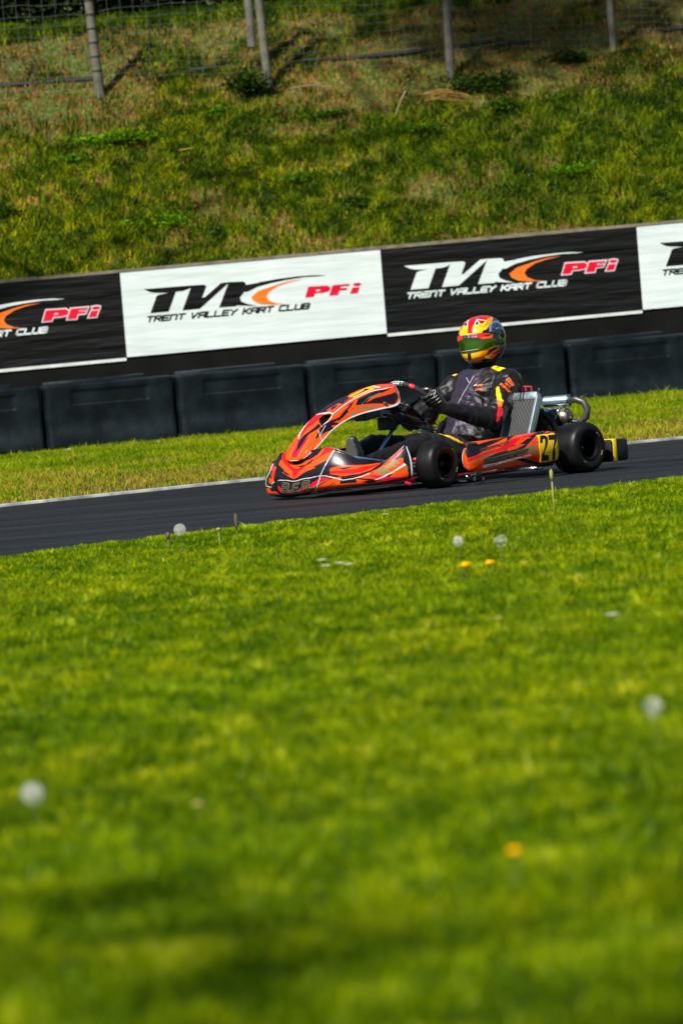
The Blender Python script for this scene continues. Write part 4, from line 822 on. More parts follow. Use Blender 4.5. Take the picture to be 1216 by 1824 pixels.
clock(.486,11.962,.09,'ragged tilted dandelion clock right of the round one',.019,.5)
clock(-.474,5.491,.08,'large blurred dandelion clock at the left edge of the lawn',.015)
clock(.455,5.924,.08,'blurred dandelion clock at the right edge of the lawn',.0145,.6)
def dandelion(x,y,h,lab,r=.019):
    z=float(gz(x,y)); o=empty('dandelion_flower',(x,y,z)); tag(o,lab,'dandelion','yellow dandelions in the lawn')
    m1=MB(); m1.tube([(0,0,-.02),(0,0,h)],.002,6); m1.build('stem',stemm,o)
    m2=MB()
    for ring,(n,rr,up) in enumerate([(22,r,.15),(18,r*.8,.45),(14,r*.55,.8)]):
        for i in range(n):
            a=2*math.pi*(i+.5*ring)/n; d=Vector((math.cos(a),math.sin(a),up)).normalized(); s=Vector((-math.sin(a),math.cos(a),0))*r*.11; c=Vector((0,0,h+.001*ring))
            m2.add([c-s*.3,c+s*.3,c+d*rr+s,c+d*rr-s],[(0,1,2,3)])
    [m2.ball((0,0,h+.002),(r*.62,r*.62,r*.42),None,14,8)] and m2.build('petals',petal,o)
dandelion(.343,11.06,.068,'larger yellow dandelion flower, left of a pair in the lawn',.022)
dandelion(.413,11.04,.068,'smaller yellow dandelion flower, right of a pair in the lawn',.019)
dandelion(.170,4.50,.060,'lone blurred yellow dandelion low in the picture',.0105)
def daisy(x,y,h,lab,r=.011,cat='daisy'):
    z=float(gz(x,y)); o=empty('daisy_flower',(x,y,z)); tag(o,lab,cat,'white daisies in the lawn')
    m1=MB(); m1.tube([(0,0,-.02),(0,0,h)],.001,5); m1.build('stem',stemm,o)
    m2=MB(); 
    for i in range(16):
        a=2*math.pi*i/16; d=Vector((math.cos(a),math.sin(a)*.9,.25)); s=Vector((-math.sin(a),math.cos(a),0))*.0016; c=Vector((0,0,h)); m2.add([c-s*.4,c+s*.4,c+d*r+s,c+d*r-s],[(0,1,2,3)])
    m2.build('petals',white,o); m3=MB(); m3.ball((0,0,h+.0015),(.0035,.0035,.002)); m3.build('eye',yel,o)
for x,y,lab in [(-.075,12.3,'daisy at the upper left of the small group below the kart'),(-.062,12.013,'daisy just under the leftmost daisy of the group'),(-.02,12.089,'daisy in the middle of the row below the kart'),(.008,11.966,'daisy at the right end of the row below the kart')]: daisy(x,y-.15,.066,lab,.017)
daisy(.582,8.55,.06,'blurred daisy in the lawn at the right',.016);daisy(.344,9.005,.04,'faint daisy left of the blurred one, further in',.008);daisy(-.243,5.565,.04,'small blurred daisy in the lower left lawn',.007);daisy(.183,16.291,.05,'small pale daisy against the near track edge',.013)
def stalk(x,y,h,lab,r=.004,head=.007,hl=.03,cl=stemm):
    z=float(gz(x,y)); mb=MB(); mb.tube([(0,0,-.02),(0,0,h-hl)],r*.6,6); mb.tube([(0,0,h-hl),(0,0,h-hl*.6),(0,0,h-hl*.2),(0,0,h)],[r*.6,head,head,r*.4],8); o=mb.build('seed_stalk',cl,smooth=True); o.location=(x,y,z); tag(o,lab,'grass stalk','single stalks standing above the lawn')
brown=mat('seed_brown',(.10,.075,.045),.9); pale=mat('stalk_pale',(.26,.27,.07),.8)
stalk(.854,15.47,.20,'tall pale stalk rising in front of the number panel',.0045,.007,.05,pale)
stalk(-.438,15.893,.115,'brown seed stalk against the track, left of the kart',.004,.0065,.07,brown)
stalk(-.496,15.367,.09,'thin stalk with a pale bud between the clock and the brown stalk',.003,.009,.015,pale)
stalk(-.708,15.551,.08,'faint brown stalk left of the dandelion clock',.006,.009,.03,brown)
for x,y,lab in [(-2.72,39.45,'small white stone at the foot of the left barrier'),(-1.8,39.5,'small pale stone at the foot of the third barrier')]:
    mb=MB(); mb.ball((0,0,.012),(.05,.03,.022),None,10,6); o=mb.build('pebble',mat('white_stone',(.6,.6,.56),.8),smooth=True); o.location=(x,y-.35,float(gz(x,y-.35))+.01); tag(o,lab,'stone')
# ================================================================== KART  (own frame: x forward, y to the driver's left, z up, rear axle over the origin)
KA=R_(180+44.5); KO=Vector((.904,21.622,0))
kart=empty('racing_kart',KO,KA); tag(kart,'orange, black and red racing kart number 27 driving left on the track','racing kart')
chrome=mat('chrome',(.55,.56,.58),.18,metal=1); alu=mat('brushed_aluminium',(.32,.39,.42),.42,metal=.8,var=(40,.8,1.1)); blue=mat('blue_anodised',(.22,.36,.55),.3,metal=.8)
blk=mat('black_plastic',(.004,.004,.0045),.45,spec=.35); redp=mat('red_powder_coat',(.055,.003,.004),.3,coat=.4); bred=mat('bright_red',(.70,.02,.04),.35,metal=.3)
tyr=mat('slick_rubber',(.0042,.0044,.0047),.46,spec=.22,var=(14,.8,1.6)); darkrim=mat('black_rim',(.003,.003,.0035),.5,spec=.18)
panel=mat('livery_gloss',rough=.32,coat=.25,vcol=True,spec=.42); back=mat('panel_back',(.012,.012,.012),.5)
def surf_part(name,S,nu,nv,v0,v1,base,art,parent,rim=None,u0=0,u1=1,hole=None,mats=None,flip=False,thick=.004,tf=None):
    U,V=np.meshgrid(np.linspace(u0,u1,nu),np.linspace(v0,v1,nv),indexing='ij'); P=S(U,V)
    if tf is not None: P=tf(P)
    c=paint(U,V,base,art)
    if rim is not None: c[rim(U,V)]=COL['W']
    F=grid_faces(nu,nv)
    if flip: F=F[:,::-1]
    if hole is not None:
        h=pip((U[:-1,:-1]+U[1:,1:])/2,(V[:-1,:-1]+V[1:,1:])/2,hole); F=F[~h.reshape(-1)]
    me=np_mesh(name,P.reshape(-1,3),F,cols=c.reshape(-1,3)); o=link(name,me,mats or [panel,back],parent,True)
    if thick:
        s=o.modifiers.new('thickness','SOLIDIFY'); s.thickness=thick; s.offset=-1; s.material_offset=1; s.use_rim=True
    return o
def text_on(name,S,q,text,w,m,parent,off=.0016,gap=.32,h2=1.0,outline=None,tf=None,sign=1):
    """lettering strokes laid on surface S inside the uv parallelogram q=(bl,br,tl)"""
    bl,br,tl=[np.array(p) for p in q]
    f=lambda a: S(np.array([a[0]]),np.array([a[1]]))[0]
    def pt(x,y):
        a=bl+(br-bl)*x+(tl-bl)*y; p=f(a); e=1e-3; pu=f(a+[e,0])-p; pv=f(a+[0,e])-p; n=np.cross(pu,pv); n/=np.linalg.norm(n)+1e-12; p=p+n*off*sign; return (tf(p) if tf is not None else p)
    Lx=np.linalg.norm(f(br)-f(bl)); Ly=np.linalg.norm(f(tl)-f(bl)); st,_=strokes(text,gap)
    for nm,ww,mm,k in ([(name+'_outline',outline[0],outline[1],0)] if outline else [])+[(name,w,m,1)]:
        mb=MB(); off0=off; off=off0+.0006*k
        for i,pl in enumerate(st):
            for qd in ribbon(pl,lambda x,y:(x*Lx,y*Ly),ww,6):
                mb.add([pt(p[0]/Lx,p[1]/Ly)+0 for p in qd],[(0,1,2,3)])
        off=off0; me=mb.mesh(nm,False); link(nm,me,mm,parent)
olive=mat('olive_lettering',(.26,.24,.12),.4); inkb=mat('black_lettering',(.012,.011,.014),.35); inkw=mat('white_lettering',(.72,.72,.72),.4); inko=mat('orange_lettering',(.75,.12,.02),.5); inkr=mat('red_lettering',(.6,.01,.03),.4); inky=mat('beige_lettering',(.55,.53,.42),.5)
# bodywork
ff=surf_part('front_fairing',S_fair,620,150,0,1,'K',FAIR_ART,kart,rim=lambda U,V:((V>.975)&(U>.335))|((U>.9925)&(V>.1))|((U<.335)&(V>.985)&(U>.2)),thick=.004)
text_on('fairing_letters',S_fair,TQ['bem'],'B.E.M.',.0036,inkb,ff,outline=(.0062,olive),gap=.42)
nosehole=[p for k,p in NOSE_ART if k=='X'][0]
nf=surf_part('steering_fairing',S_nose,420,200,-1,1,'O',NOSE_ART,kart,rim=lambda U,V:((np.abs(V)>.965)&(U>.006))|(U<.006)|((U>.985)&(np.abs(V)>.7)),flip=True,hole=nosehole,thick=.004)
mb=MB()
cu=np.array(nosehole); c0=S_nose(cu[:,0],cu[:,1]); ctr_=c0.mean(0); n_=len(c0); bk=c0+np.array([-.05,0,-.035]); mb.add([tuple(p) for p in c0]+[tuple(p) for p in bk],[(i,(i+1)%n_,n_+(i+1)%n_,n_+i) for i in range(n_)]+[tuple(range(n_,2*n_))]); mb.build('air_duct',back,nf)
mb=MB(); p=S_nose(np.array([TQ['bolt'][0][0]]),np.array([TQ['bolt'][0][1]]))[0]; mb.lathe([(0,.012),(.007,.011),(.009,.006),(.009,-.004)],p,(0,1,.12),14); mb.build('fixing_bolt',mat('brass',(.6,.35,.06),.25,metal=1),nf)
sp=surf_part('side_pod',S_pod,420,130,0,1,'O',POD_ART,kart,rim=lambda U,V:((U<.018)&(V<.99))|((U>.975)&(V>.25)),thick=.004)
text_on('address_letters',S_pod,TQ['mail'],'BEMOTORSPORT@HOTMAIL.COM',.0022,inkw,sp,gap=.3)
text_on('team_letters',S_pod,TQ['moto'],'B.E.MOTORSPORT',.0022,inkb,sp,outline=(.0042,olive),gap=.3)
text_on('sponsor_letters',S_pod,TQ['line'],'B.E.CONSTRUCTIONS',.0014,inkb,sp,outline=(.0022,olive),gap=.3)
mirror=lambda P:P*np.array([1,-1,1])
surf_part('side_pod',S_pod,120,40,0,1,'O',POD_ART,kart,flip=True,thick=.004,tf=mirror)
# number plate: sheet following the pod
PO=PLATE_OUT[0][1]; us=[p[0] for p in PO]; vs=[p[1] for p in PO]
Sp2=lambda u,v:(lambda P,d:P+d)(S_pod(u,v),np.array([0,.006,.001]))
U,V=np.meshgrid(np.linspace(min(us)-.01,max(us)+.01,150),np.linspace(min(vs)-.01,max(vs)+.01,150),indexing='ij'); P=Sp2(U,V)
c=paint(U,V,'Y',PLATE_ART); c[..., :]=np.where((c==np.array(COL['Y'])).all(-1)[...,None],np.array((.97,.60,.004)),c)
h=pip((U[:-1,:-1]+U[1:,1:])/2,(V[:-1,:-1]+V[1:,1:])/2,PO); F=grid_faces(150,150)[h.reshape(-1)]
o=link('number_plate',np_mesh('number_plate',P.reshape(-1,3),F,cols=c.reshape(-1,3)),mat('plate_plastic',rough=.4,vcol=True),kart,True); s=o.modifiers.new('t','SOLIDIFY'); s.thickness=.002; s.offset=-1
# wheels
def wheel(x,y,R,w_,rr,steer,outer):
    """outer=+1 rim face looks to +y"""
    m=MB(); b=.5*w_
    t=MB(); prof=[(rr-.003,-b*.78),(rr+.008,-b*.86),(rr+.022,-b*.98),(R-.036,-b*1.02),(R-.019,-b*.97),(R-.007,-b*.84),(R-.001,-b*.62),(R,-b*.3),(R,b*.3),(R-.001,b*.62),(R-.007,b*.84),(R-.019,b*.97),(R-.036,b*1.02),(rr+.022,b*.98),(rr+.008,b*.86),(rr-.003,b*.78)]
    rot=Matrix.Rotation(steer,4,'Z'); wp=Matrix.Translation((x,y,R-.003))@rot
    r=MB(); r.lathe([(rr+.001,-b*.8),(rr+.006,-b*.9),(rr+.002,-b*.93),(rr-.006,-b*.86),(rr-.010,-b*.4),(rr-.014,0),(rr-.010,b*.4),(rr-.006,b*.86),(rr+.002,b*.93),(rr+.006,b*.9),(rr+.001,b*.8)],(0,0,0),(0,1,0),56)
    r.lathe([(.018,-.010*outer),(rr-.008,-.018*outer),(rr-.008,-.024*outer),(.018,-.022*outer)],(0,0,0),(0,1,0),40,True)
    o=r.build('wheel',darkrim,kart,auto=True); o.matrix_local=wp
    t.lathe(prof,(0,0,0),(0,1,0),72,False); ty=t.build('tyre',tyr,o,smooth=True)
    for a_,l_ in ((2.2,.35),(3.4,.3),(5.2,.2)):
        q=MB(); q.tube([(math.cos(a_+l_*k/5)*(rr+.03),b*1.0*outer,math.sin(a_+l_*k/5)*(rr+.03)) for k in range(6)],.0028,6); q.build('sidewall_mark',mat('sidewall_yellow',(.16,.14,.05),.6),ty,smooth=True)
    h=MB(); h.lathe([(0,.030*outer),(.014,.030*outer),(.018,.022*outer),(.024,.008*outer),(.024,-.03*outer)],(0,0,0),(0,1,0),20)
    for k in range(3):
        a=k*2.094+.4; h.lathe([(0,.008*outer),(.006,.008*outer),(.006,-.014*outer)],(math.cos(a)*.032,0,math.sin(a)*.032),(0,1,0),8)
    h.build('hub',darkrim,o,auto=True)
    v=MB(); v.tube([(rr-.012,b*.5*outer,0),(rr-.018,b*.8*outer,.002)],.0028,8); v.build('valve',chrome,o)
wheel(0,.605,.141,.19,.0655,0,1); wheel(0,-.605,.141,.19,.0655,0,-1)
wheel(1.05,.535,.131,.125,.0655,R_(8),1); wheel(1.05,-.535,.131,.125,.0655,R_(8),-1)
# frame
m=MB(); r=.016
for sg in (1,-1):
    m.tube([(1.18,.24*sg,.055),(1.02,.34*sg,.05),(.8,.36*sg,.045),(.5,.33*sg,.045),(.2,.30*sg,.05),(-.12,.29*sg,.06)],r,10)
    m.tube([(1.02,.34*sg,.06),(1.04,.44*sg,.085),(1.05,.455*sg,.10)],.02,10)
m.tube([(1.18,.24,.055),(1.32,.12,.06),(1.34,0,.06),(1.32,-.12,.06),(1.18,-.24,.055)],r,10)
m.tube([(.78,.36,.045),(.78,-.36,.045)],r,10); m.tube([(.18,.3,.05),(.18,-.3,.05)],r,10); m.tube([(-.1,.29,.06),(-.1,-.29,.06)],r,10)
m.build('chassis_frame',redp,kart,smooth=True)
m=MB(); m.tube([(0,.52,.138),(0,-.52,.138)],.02,14); m.build('rear_axle',chrome,kart,smooth=True)
m=MB(); m.prism([(1.30,-.2),(1.30,.2),(1.05,.30),(.55,.31),(.40,.25),(.40,-.25),(.55,-.31),(1.05,-.30)],.024,.028); m.build('floor_tray',mat('tray_metal',(.12,.12,.13),.4,metal=.8),kart)
# front stub axle, tie rod, side bars
m=MB(); m.tube([(1.05,.38,.13),(1.05,.50,.13)],.012,10); m.lathe([(.02,-.035),(.024,-.03),(.024,.03),(.02,.035)],(1.06,.43,.13),(0,0,1),14); m.build('stub_axle',chrome,kart,smooth=True)
m=MB(); m.lathe([(0,.012),(.012,.010),(.015,.006),(.015,-.002),(.009,-.006)],(1.13,.455,.162),(0,0,1),14); m.lathe([(.008,.0),(.012,.006),(.012,.018),(.008,.024)],(1.12,.46,.080),(0,0,1),12); m.tube([(1.15,.42,.035),(1.10,.34,.04)],.009,8); m.build('caster_adjuster',bred,kart,auto=True)
m=MB(); m.tube([(1.13,.47,.135),(1.02,.15,.15),(.99,.05,.16)],.006,8); m.tube([(1.16,.455,.145),(1.13,.50,.14)],.008,8); m.build('tie_rod',chrome,kart,smooth=True)
m=MB(); m.tube([(1.42,.215,.212),(1.30,.26,.185),(1.17,.28,.16)],.0085,10); m.build('fairing_bar',blue,kart,smooth=True)
m=MB(); m.tube([(.86,.60,.055),(.80,.56,.05),(.60,.42,.05)],.010,10); m.tube([(.86,.585,.035),(.90,.60,.05)],.008,8);m.tube([(.30,.60,.05),(.30,.32,.05)],.010,10); m.build('side_bar',chrome,kart,smooth=True)
for c_,z_ in (((.83,.50,.022),(.05,.02,.012)),((.76,.52,.03),(.014,.014,.03)),((.70,.53,.025),(.014,.014,.02))): m=MB(); m.box(c_,z_,None,.003); m.build('bar_clamp',chrome,kart)
# pedal
m=MB(); m.tube([(1.33,.10,.07),(1.35,.16,.16),(1.35,.20,.17)],.007,8); m.tube([(1.33,-.10,.07),(1.35,-.16,.16)],.007,8); m.box((1.352,.165,.17),(.012,.075,.02)); m.build('pedal',chrome,kart,smooth=False)
m=MB(); m.box((1.22,.16,.135),(.16,.05,.05),None,.01); m.box((1.29,.21,.165),(.04,.03,.03),None,.006); 
for i in range(6): m.lathe([(0,.01),(.006,.01),(.006,-.01)],(1.36-.045*i,.215+.01*i,.20-.004*(i%3)),(0,.5,1),8)
m.build('brake_cylinder',mat('dark_metal',(.05,.05,.055),.35,metal=.8),kart)
# steering column with brackets
m=MB(); m.tube([(.955,0,.195),(.80,0,.345)],.0105,12); m.tube([(.80,0,.345),(.735,0,.41)],.008,12); m.lathe([(.012,-.016),(.017,-.012),(.017,.012),(.012,.016)],(.752,.0,.395),(-.7,0,.7),14); m.build('steering_column',blue,kart,smooth=True)
m=MB(); m.tube([(.735,0,.41),(.675,0,.455)],.016,12); m.box((.80,.0,.365),(.10,.05,.03),Matrix.Rotation(R_(45),3,'Y'),.005); m.box((.86,-.02,.36),(.035,.09,.07),None,.008); m.tube([(.80,.03,.355),(.62,.14,.30),(.60,.16,.22)],.006,8);m.tube([(.80,-.03,.355),(.68,-.16,.26),(.66,-.2,.08)],.007,8); m.tube([(.80,.03,.37),(.90,.08,.40),(.98,.10,.41)],.008,8); m.tube([(.78,.02,.42),(.86,.05,.50),(.93,.07,.52)],.008,8); m.build('column_bracket',blk,kart,smooth=False)
m=MB(); m.box((.955,-.06,.43),(.12,.10,.075),Matrix.Rotation(R_(10),3,'Y'),.012); m.build('lap_display_back',mat('grey_box',(.07,.075,.075),.5),kart)
m=MB(); m.tube([(.70,.05,.30),(.66,.09,.25),(.63,.12,.31),(.68,.11,.36)],.004,6); m.tube([(.74,.03,.34),(.70,.06,.27),(.72,.1,.22)],.0035,6); m.build('brake_cable',blk,kart,smooth=True)
# steering wheel
SC=Vector((.665,0,.462)); SU=Vector((.68,0,.733)).normalized(); SN=Vector((-SU.z,0,SU.x)); SR=.158
m=MB(); Pt=[]
for k in range(48):
    a=2*math.pi*k/48; x_=math.cos(a);y_=math.sin(a); flat=.82 if y_<-.9 else 1
    Pt.append(SC+Vector((0,1,0))*x_*SR+SU*y_*SR*.97)
m.tube(Pt,.0145,12,closed=True); stw=m.build('steering_wheel',mat('suede_black',(.005,.005,.0055),.75,sheen=.05),kart,smooth=True)
m=MB()
for a in (20,160,270): 
    a=R_(a); m.tube([SC-SN*.03,SC-SN*.012+(Vector((0,1,0))*math.cos(a)+SU*math.sin(a))*SR*.6,SC+(Vector((0,1,0))*math.cos(a)+SU*math.sin(a))*SR],[.014,.010,.009],8)
m.lathe([(.0,.0),(.03,.0),(.03,-.03),(.0,-.034)],SC-SN*.02,SN,16); m.build('spoke',blk,stw,smooth=True)
def arc(a0,a1,rad,name,mm,n=12):
    q=MB(); q.tube([SC+(Vector((0,1,0))*math.cos(a)+SU*math.sin(a)*.97)*SR for a in np.linspace(a0,a1,n)],rad,12,False); q.build(name,mm,stw,smooth=True)
arc(R_(47),R_(56),.0155,'red_band',bred); arc(R_(196),R_(344),.0165,'lower_rim',redp,20)
st,_=strokes('KART',.3); mb=MB(); mb2=MB()
for pl in st:
    for qd in ribbon(pl,lambda x,y:(x*.085,y*.016),.0014,2):
        V=[]
        for p in qd:
            a=R_(101)-p[0]/SR; b_=(p[1]/.016-.5)*1.5; rd=(Vector((0,1,0))*math.cos(a)+SU*math.sin(a)*.97); c=SC+rd*SR; V.append(c+(SN*math.cos(b_+.9)*-1+rd*math.sin(b_+.9))*.0153 if False else c+(Vector((-.1,.0,0))*0+rd*math.cos(.6-b_)+(-SN)*math.sin(.6-b_))*.0155)
        (mb2 if qd[0][0]<.018 else mb).add(V,[(0,1,2,3)])
link('wheel_letters',mb.mesh('wheel_letters',False),inkw,stw); link('wheel_letter',mb2.mesh('wheel_letter',False),inkr,stw)
# seat
def S_seat(t,v):
    q=crom([(0,.52,.125,.16,.03),(.15,.44,.075,.19,.06),(.35,.27,.045,.20,.10),(.5,.13,.085,.205,.17),(.65,.045,.21,.20,.19),(.82,-.02,.36,.19,.10),(1,-.075,.50,.165,.02)],t); x,z,w2,sh=[q[...,i] for i in range(4)]
    d=crom([(0,.52,.125),(.15,.44,.075),(.35,.27,.045),(.5,.13,.085),(.65,.045,.21),(.82,-.02,.36),(1,-.075,.50)],np.clip(t+.03,0,1))-crom([(0,.52,.125),(.15,.44,.075),(.35,.27,.045),(.5,.13,.085),(.65,.045,.21),(.82,-.02,.36),(1,-.075,.50)],np.clip(t-.03,0,1)); L=np.hypot(d[...,0],d[...,1]); nx=-d[...,1]/L*-1; nz=-d[...,0]/L
    nx=d[...,1]/L; nz=-d[...,0]/L
    a=np.abs(v); r_=np.where(a>.55,((a-.55)/.45)**1.6,0)*sh*1.25
    y=np.sign(v)*w2*np.minimum(1,a/.72)**.9+np.sign(v)*np.clip(a-.72,0,1)*.04
    return np.stack([x+nx*r_,y,z+nz*r_],-1)
U,V=np.meshgrid(np.linspace(0,1,50),np.linspace(-1,1,40),indexing='ij'); P=S_seat(U,V)
o=link('seat',np_mesh('seat',P.reshape(-1,3),grid_faces(50,40)),mat('fibreglass_black',(.0045,.0045,.005),.4),kart,True); s=o.modifiers.new('t','SOLIDIFY'); s.thickness=.008
m=MB(); E=S_seat(np.linspace(0,1,40),np.ones(40)); m.tube([tuple(p) for p in E],.0055,8); m.build('seat_edge',mat('grey_edging',(.10,.10,.10),.35),o,smooth=True)
m=MB(); m.tube([(.21,.25,.25),(.20,.29,.14),(.20,.31,.06)],.012,8); m.lathe([(0,.012),(.008,.012),(.010,0),(.01,-.01)],(.215,.252,.27),(0,1,0),12); m.build('seat_stay',blk,kart,smooth=True)
m=MB(); 
f_=[(.225,.30,.275),(.17,.33,.245),(.135,.36,.215),(.20,.36,.205),(.205,.32,.25)]; m.add(f_+[(p[0]-.006,p[1]-.012,p[2]) for p in f_],[(0,1,2,3,4),(9,8,7,6,5)]+[(i,(i+1)%5,5+(i+1)%5,5+i) for i in range(5)]); m.build('heat_shield_flap',bred,kart)
# radiator
RL=R_(-24); rc=Vector((.219,.375,.272)); rot=Matrix.Rotation(RL,3,'Y')
def rb(mb,c,s,bev=0): mb.box(rc+rot@Vector(c),s,rot,bev)
m=MB(); rb(m,(0,.103,0),(.045,.016,.37),.003); rb(m,(0,-.103,0),(.045,.014,.37),.003); rb(m,(0,0,.183),(.05,.205,.05),.012); rb(m,(0,0,-.175),(.05,.205,.04),.01); rad=m.build('radiator',alu,kart,auto=True)
m=MB(); rb(m,(-.004,0,.0),(.020,.188,.32)); m.build('radiator_core',mat('core_dark',(.012,.012,.012),.6),rad)
m=MB(); 
for i in range(17):
    y=-.09+.18*i/16; rb(m,(.012,y,.0),(.012,.0036,.32))
m.build('cooling_fins',mat('fin_metal',(.26,.27,.27),.42,metal=.7),rad)
m=MB(); 
for y in (-.012,.010): m.tube([rc+rot@Vector(p) for p in [(.030,y,.155),(.030,y,.20),(.018,y,.213),(-.02,y,.213)]],.0028,6)
m.build('tether_strap',blk,rad)
m=MB(); m.lathe([(0,.012),(.009,.012),(.012,.006),(.012,-.008),(.016,-.010),(.016,-.016)],rc+rot@Vector((-.008,.088,.222)),(-.2,.1,1),16); m.build('filler_cap',blk,rad,auto=True)
m=MB(); bc=Vector((.032,.285,.472))
for p,s in [((0,-.035,0),(.008,.006,.050)),((0,-.004,0),(.008,.008,.050)),((0,.038,0),(.008,.006,.054)),((0,0,.026),(.008,.082,.007)),((0,0,-.026),(.008,.082,.009)),((0,.017,-.018),(.009,.036,.014))]: m.box(bc+Vector(p),s,Matrix.Rotation(R_(-4),3,'X'),.0015)
m.build('red_bracket',mat('red_alloy',(.62,.06,.06),.35,metal=.3),kart)
m=MB(); m.tube([(.03,.28,.43),(.02,.2,.34),(.02,.16,.2)],.008,8); m.build('bracket_stay',blk,kart,smooth=True)
# engine block behind the seat, silencer, exhaust can, hose
m=MB(); m.box((-.04,.30,.30),(.15,.15,.13),None,.02); m.tube([(-.12,.22,.30),(-.15,.32,.31),(-.17,.34,.30)],.03,12); m.box((.02,.36,.22),(.10,.10,.12),None,.015); m.tube([(.06,.40,.36),(.02,.44,.30),(.0,.46,.24)],.018,10); m.tube([(-.06,.20,.35),(-.09,.30,.33),(-.10,.38,.30)],.022,10); m.build('engine_block',mat('engine_black',(.006,.007,.010),.35,metal=.5),kart,auto=True)
m=MB(); m.tube([(.05,.38,.36),(-.0,.42,.345),(-.02,.42,.31)],.016,10); m.build('coolant_hose',mat('blue_silicone',(.012,.03,.10),.35),kart,smooth=True)
m=MB(); m.lathe([(0,-.08),(.024,-.08),(.0305,-.074),(.031,.066),(.027,.078),(.012,.082),(0,.082)],(-.185,.31,.402),(-.35,.94,0),32); m.build('intake_silencer',mat('blue_silver',(.32,.44,.52),.36,metal=.8),kart,auto=True)
m=MB(); m.lathe([(.030,.0),(.0335,.002),(.0335,.012),(.030,.014)],(-.208,.372,.402),(-.35,.94,0),32); m.box((-.212,.392,.388),(.012,.03,.012),None,.002); m.build('silencer_clamp',chrome,kart,auto=True)
m=MB(); m.tube([(-.212,.385,.402),(-.228,.412,.403),(-.245,.452,.385),(-.252,.472,.345),(-.245,.462,.30),(-.23,.425,.272),(-.215,.39,.268)],[.013,.019,.0205,.0205,.0205,.0195,.016],16); m.build('exhaust_hose',mat('dull_hose',(.06,.06,.055),.4,metal=.4),kart,smooth=True)
m=MB(); m.lathe([(0,.05),(.012,.05),(.016,.042),(.046,.034),(.057,.014),(.0575,-.016),(.048,-.036),(.02,-.04),(0,-.04)],(-.19,.35,.305),(-.25,.95,-.1),32); m.build('exhaust_can',mat('burnt_steel',(.27,.25,.205),.36,metal=1,var=(25,.7,1.2)),kart,auto=True)
m=MB(); m.lathe([(.0,.02),(.017,.02),(.017,-.01)],(-.203,.415,.277),(-.25,.95,-.1),16); m.tube([(-.19,.35,.345),(-.19,.36,.375)],.008,8); m.tube([(-.14,.30,.36),(-.2,.36,.362)],.004,6); m.build('can_mount',chrome,kart,auto=True)
m=MB()
for i in range(7): m.box((.235,-.31,.225+.014*i),(.10,.12,.007),None,.002)
m.lathe([(0,.06),(.03,.06),(.036,.05),(.036,-.04)],(.235,-.31,.30),(0,0,1),20); m.box((.22,-.31,.15),(.16,.16,.12),None,.015); m.build('engine_cylinder',alu,kart,auto=True)
m=MB(); m.box((.25,-.29,.335),(.012,.05,.02),None,.003); m.box((.25,-.24,.335),(.012,.03,.02),None,.003); m.build('cylinder_tab',bred,kart)
# rear bumper
m=MB(); m.box((-.285,.61,.105),(.15,.10,.122),None,.015); m.box((-.33,.0,.10),(.07,1.14,.10),None,.02); m.box((-.285,-.61,.105),(.15,.10,.122),None,.015); bp=m.build('rear_bumper',mat('bumper_black',(.006,.0055,.0055),.5,var=(12,.6,1.6)),kart,auto=True)
m=MB(); m.box((-.243,.612,.106),(.036,.103,.127),None,.008); m.build('yellow_band',mat('yellow_band',(.75,.52,.01),.4),bp,auto=True)
m=MB(); m.tube([(-.10,.20,.08),(-.30,.20,.10)],.012,8); m.tube([(-.10,-.20,.08),(-.30,-.20,.10)],.012,8); m.build('bumper_bracket',chrome,kart,smooth=True)
# ================================================================== DRIVER (kart frame coordinates, own empty at the hips)
DO=Vector((.26,0,.05)); drv=empty('person',KO+Matrix.Rotation(KA,3,'Z')@DO,KA); tag(drv,'person in a black racing suit and bright full face helmet driving the kart','person')
def shift(me):
    n=len(me.vertices); a=np.empty(n*3,np.float32); me.vertices.foreach_get('co',a); a=a.reshape(-1,3)-np.array(DO,np.float32); me.vertices.foreach_set('co',a.ravel()); me.update(); return me
def dpart(mb,name,m,parent=None,**k):
    mb.v=[tuple(Vector(v)-DO) for v in mb.v]; return mb.build(name,m,parent or drv,**k)
# --- suit body: one continuous skin
b=MB()
def ring(c,w2,d,up): 
    up=Vector(up).normalized(); f=Vector((0,1,0)).cross(up).normalized(); return (c,Vector((0,1,0))*w2,f*d)
b.loft([ring((.30,0,.10),.11,.06,(-.6,0,1)),ring((.27,0,.13),.165,.10,(-.6,0,1)),ring((.235,0,.20),.175,.125,(-.5,0,1)),ring((.195,0,.28),.17,.125,(-.4,0,1)),ring((.15,0,.38),.170,.120,(-.35,0,1)),ring((.115,0,.47),.178,.115,(-.3,0,1)),
        ring((.085,0,.54),.185,.108,(-.25,0,1)),ring((.068,0,.59),.145,.088,(-.2,0,1)),ring((.058,0,.628),.085,.072,(-.1,0,1)),ring((.055,0,.66),.06,.062,(0,0,1))],32)
SHL=Vector((.080,.195,.522));SHR=Vector((.10,-.19,.515)); ELL=Vector((.325,.285,.335));ELR=Vector((.37,-.29,.36)); 
GL=SC+Vector((0,1,0))*SR*.98+SU*.02; GR=SC-Vector((0,1,0))*SR*.98+SU*.02
WL=GL+Vector((-.082,.030,-.060)); WR=GR+Vector((-.080,-.030,-.045))
for sh,el,wr,s in ((SHL,ELL,WL,1),(SHR,ELR,WR,-1)):
    b.ball(sh,(.088,.080,.085)); b.capsule(sh+Vector((-.015,-.04*s,.015)),sh+Vector((0,-.10*s,.045)),.072,.060); b.capsule(sh,sh.lerp(el,.5)+Vector((.0,.012*s,.0)),.076,.066); b.capsule(sh.lerp(el,.5)+Vector((.0,.012*s,.0)),el,.066,.058); b.capsule(el,el.lerp(wr,.5),.060,.052); b.capsule(el.lerp(wr,.5),wr,.052,.036)
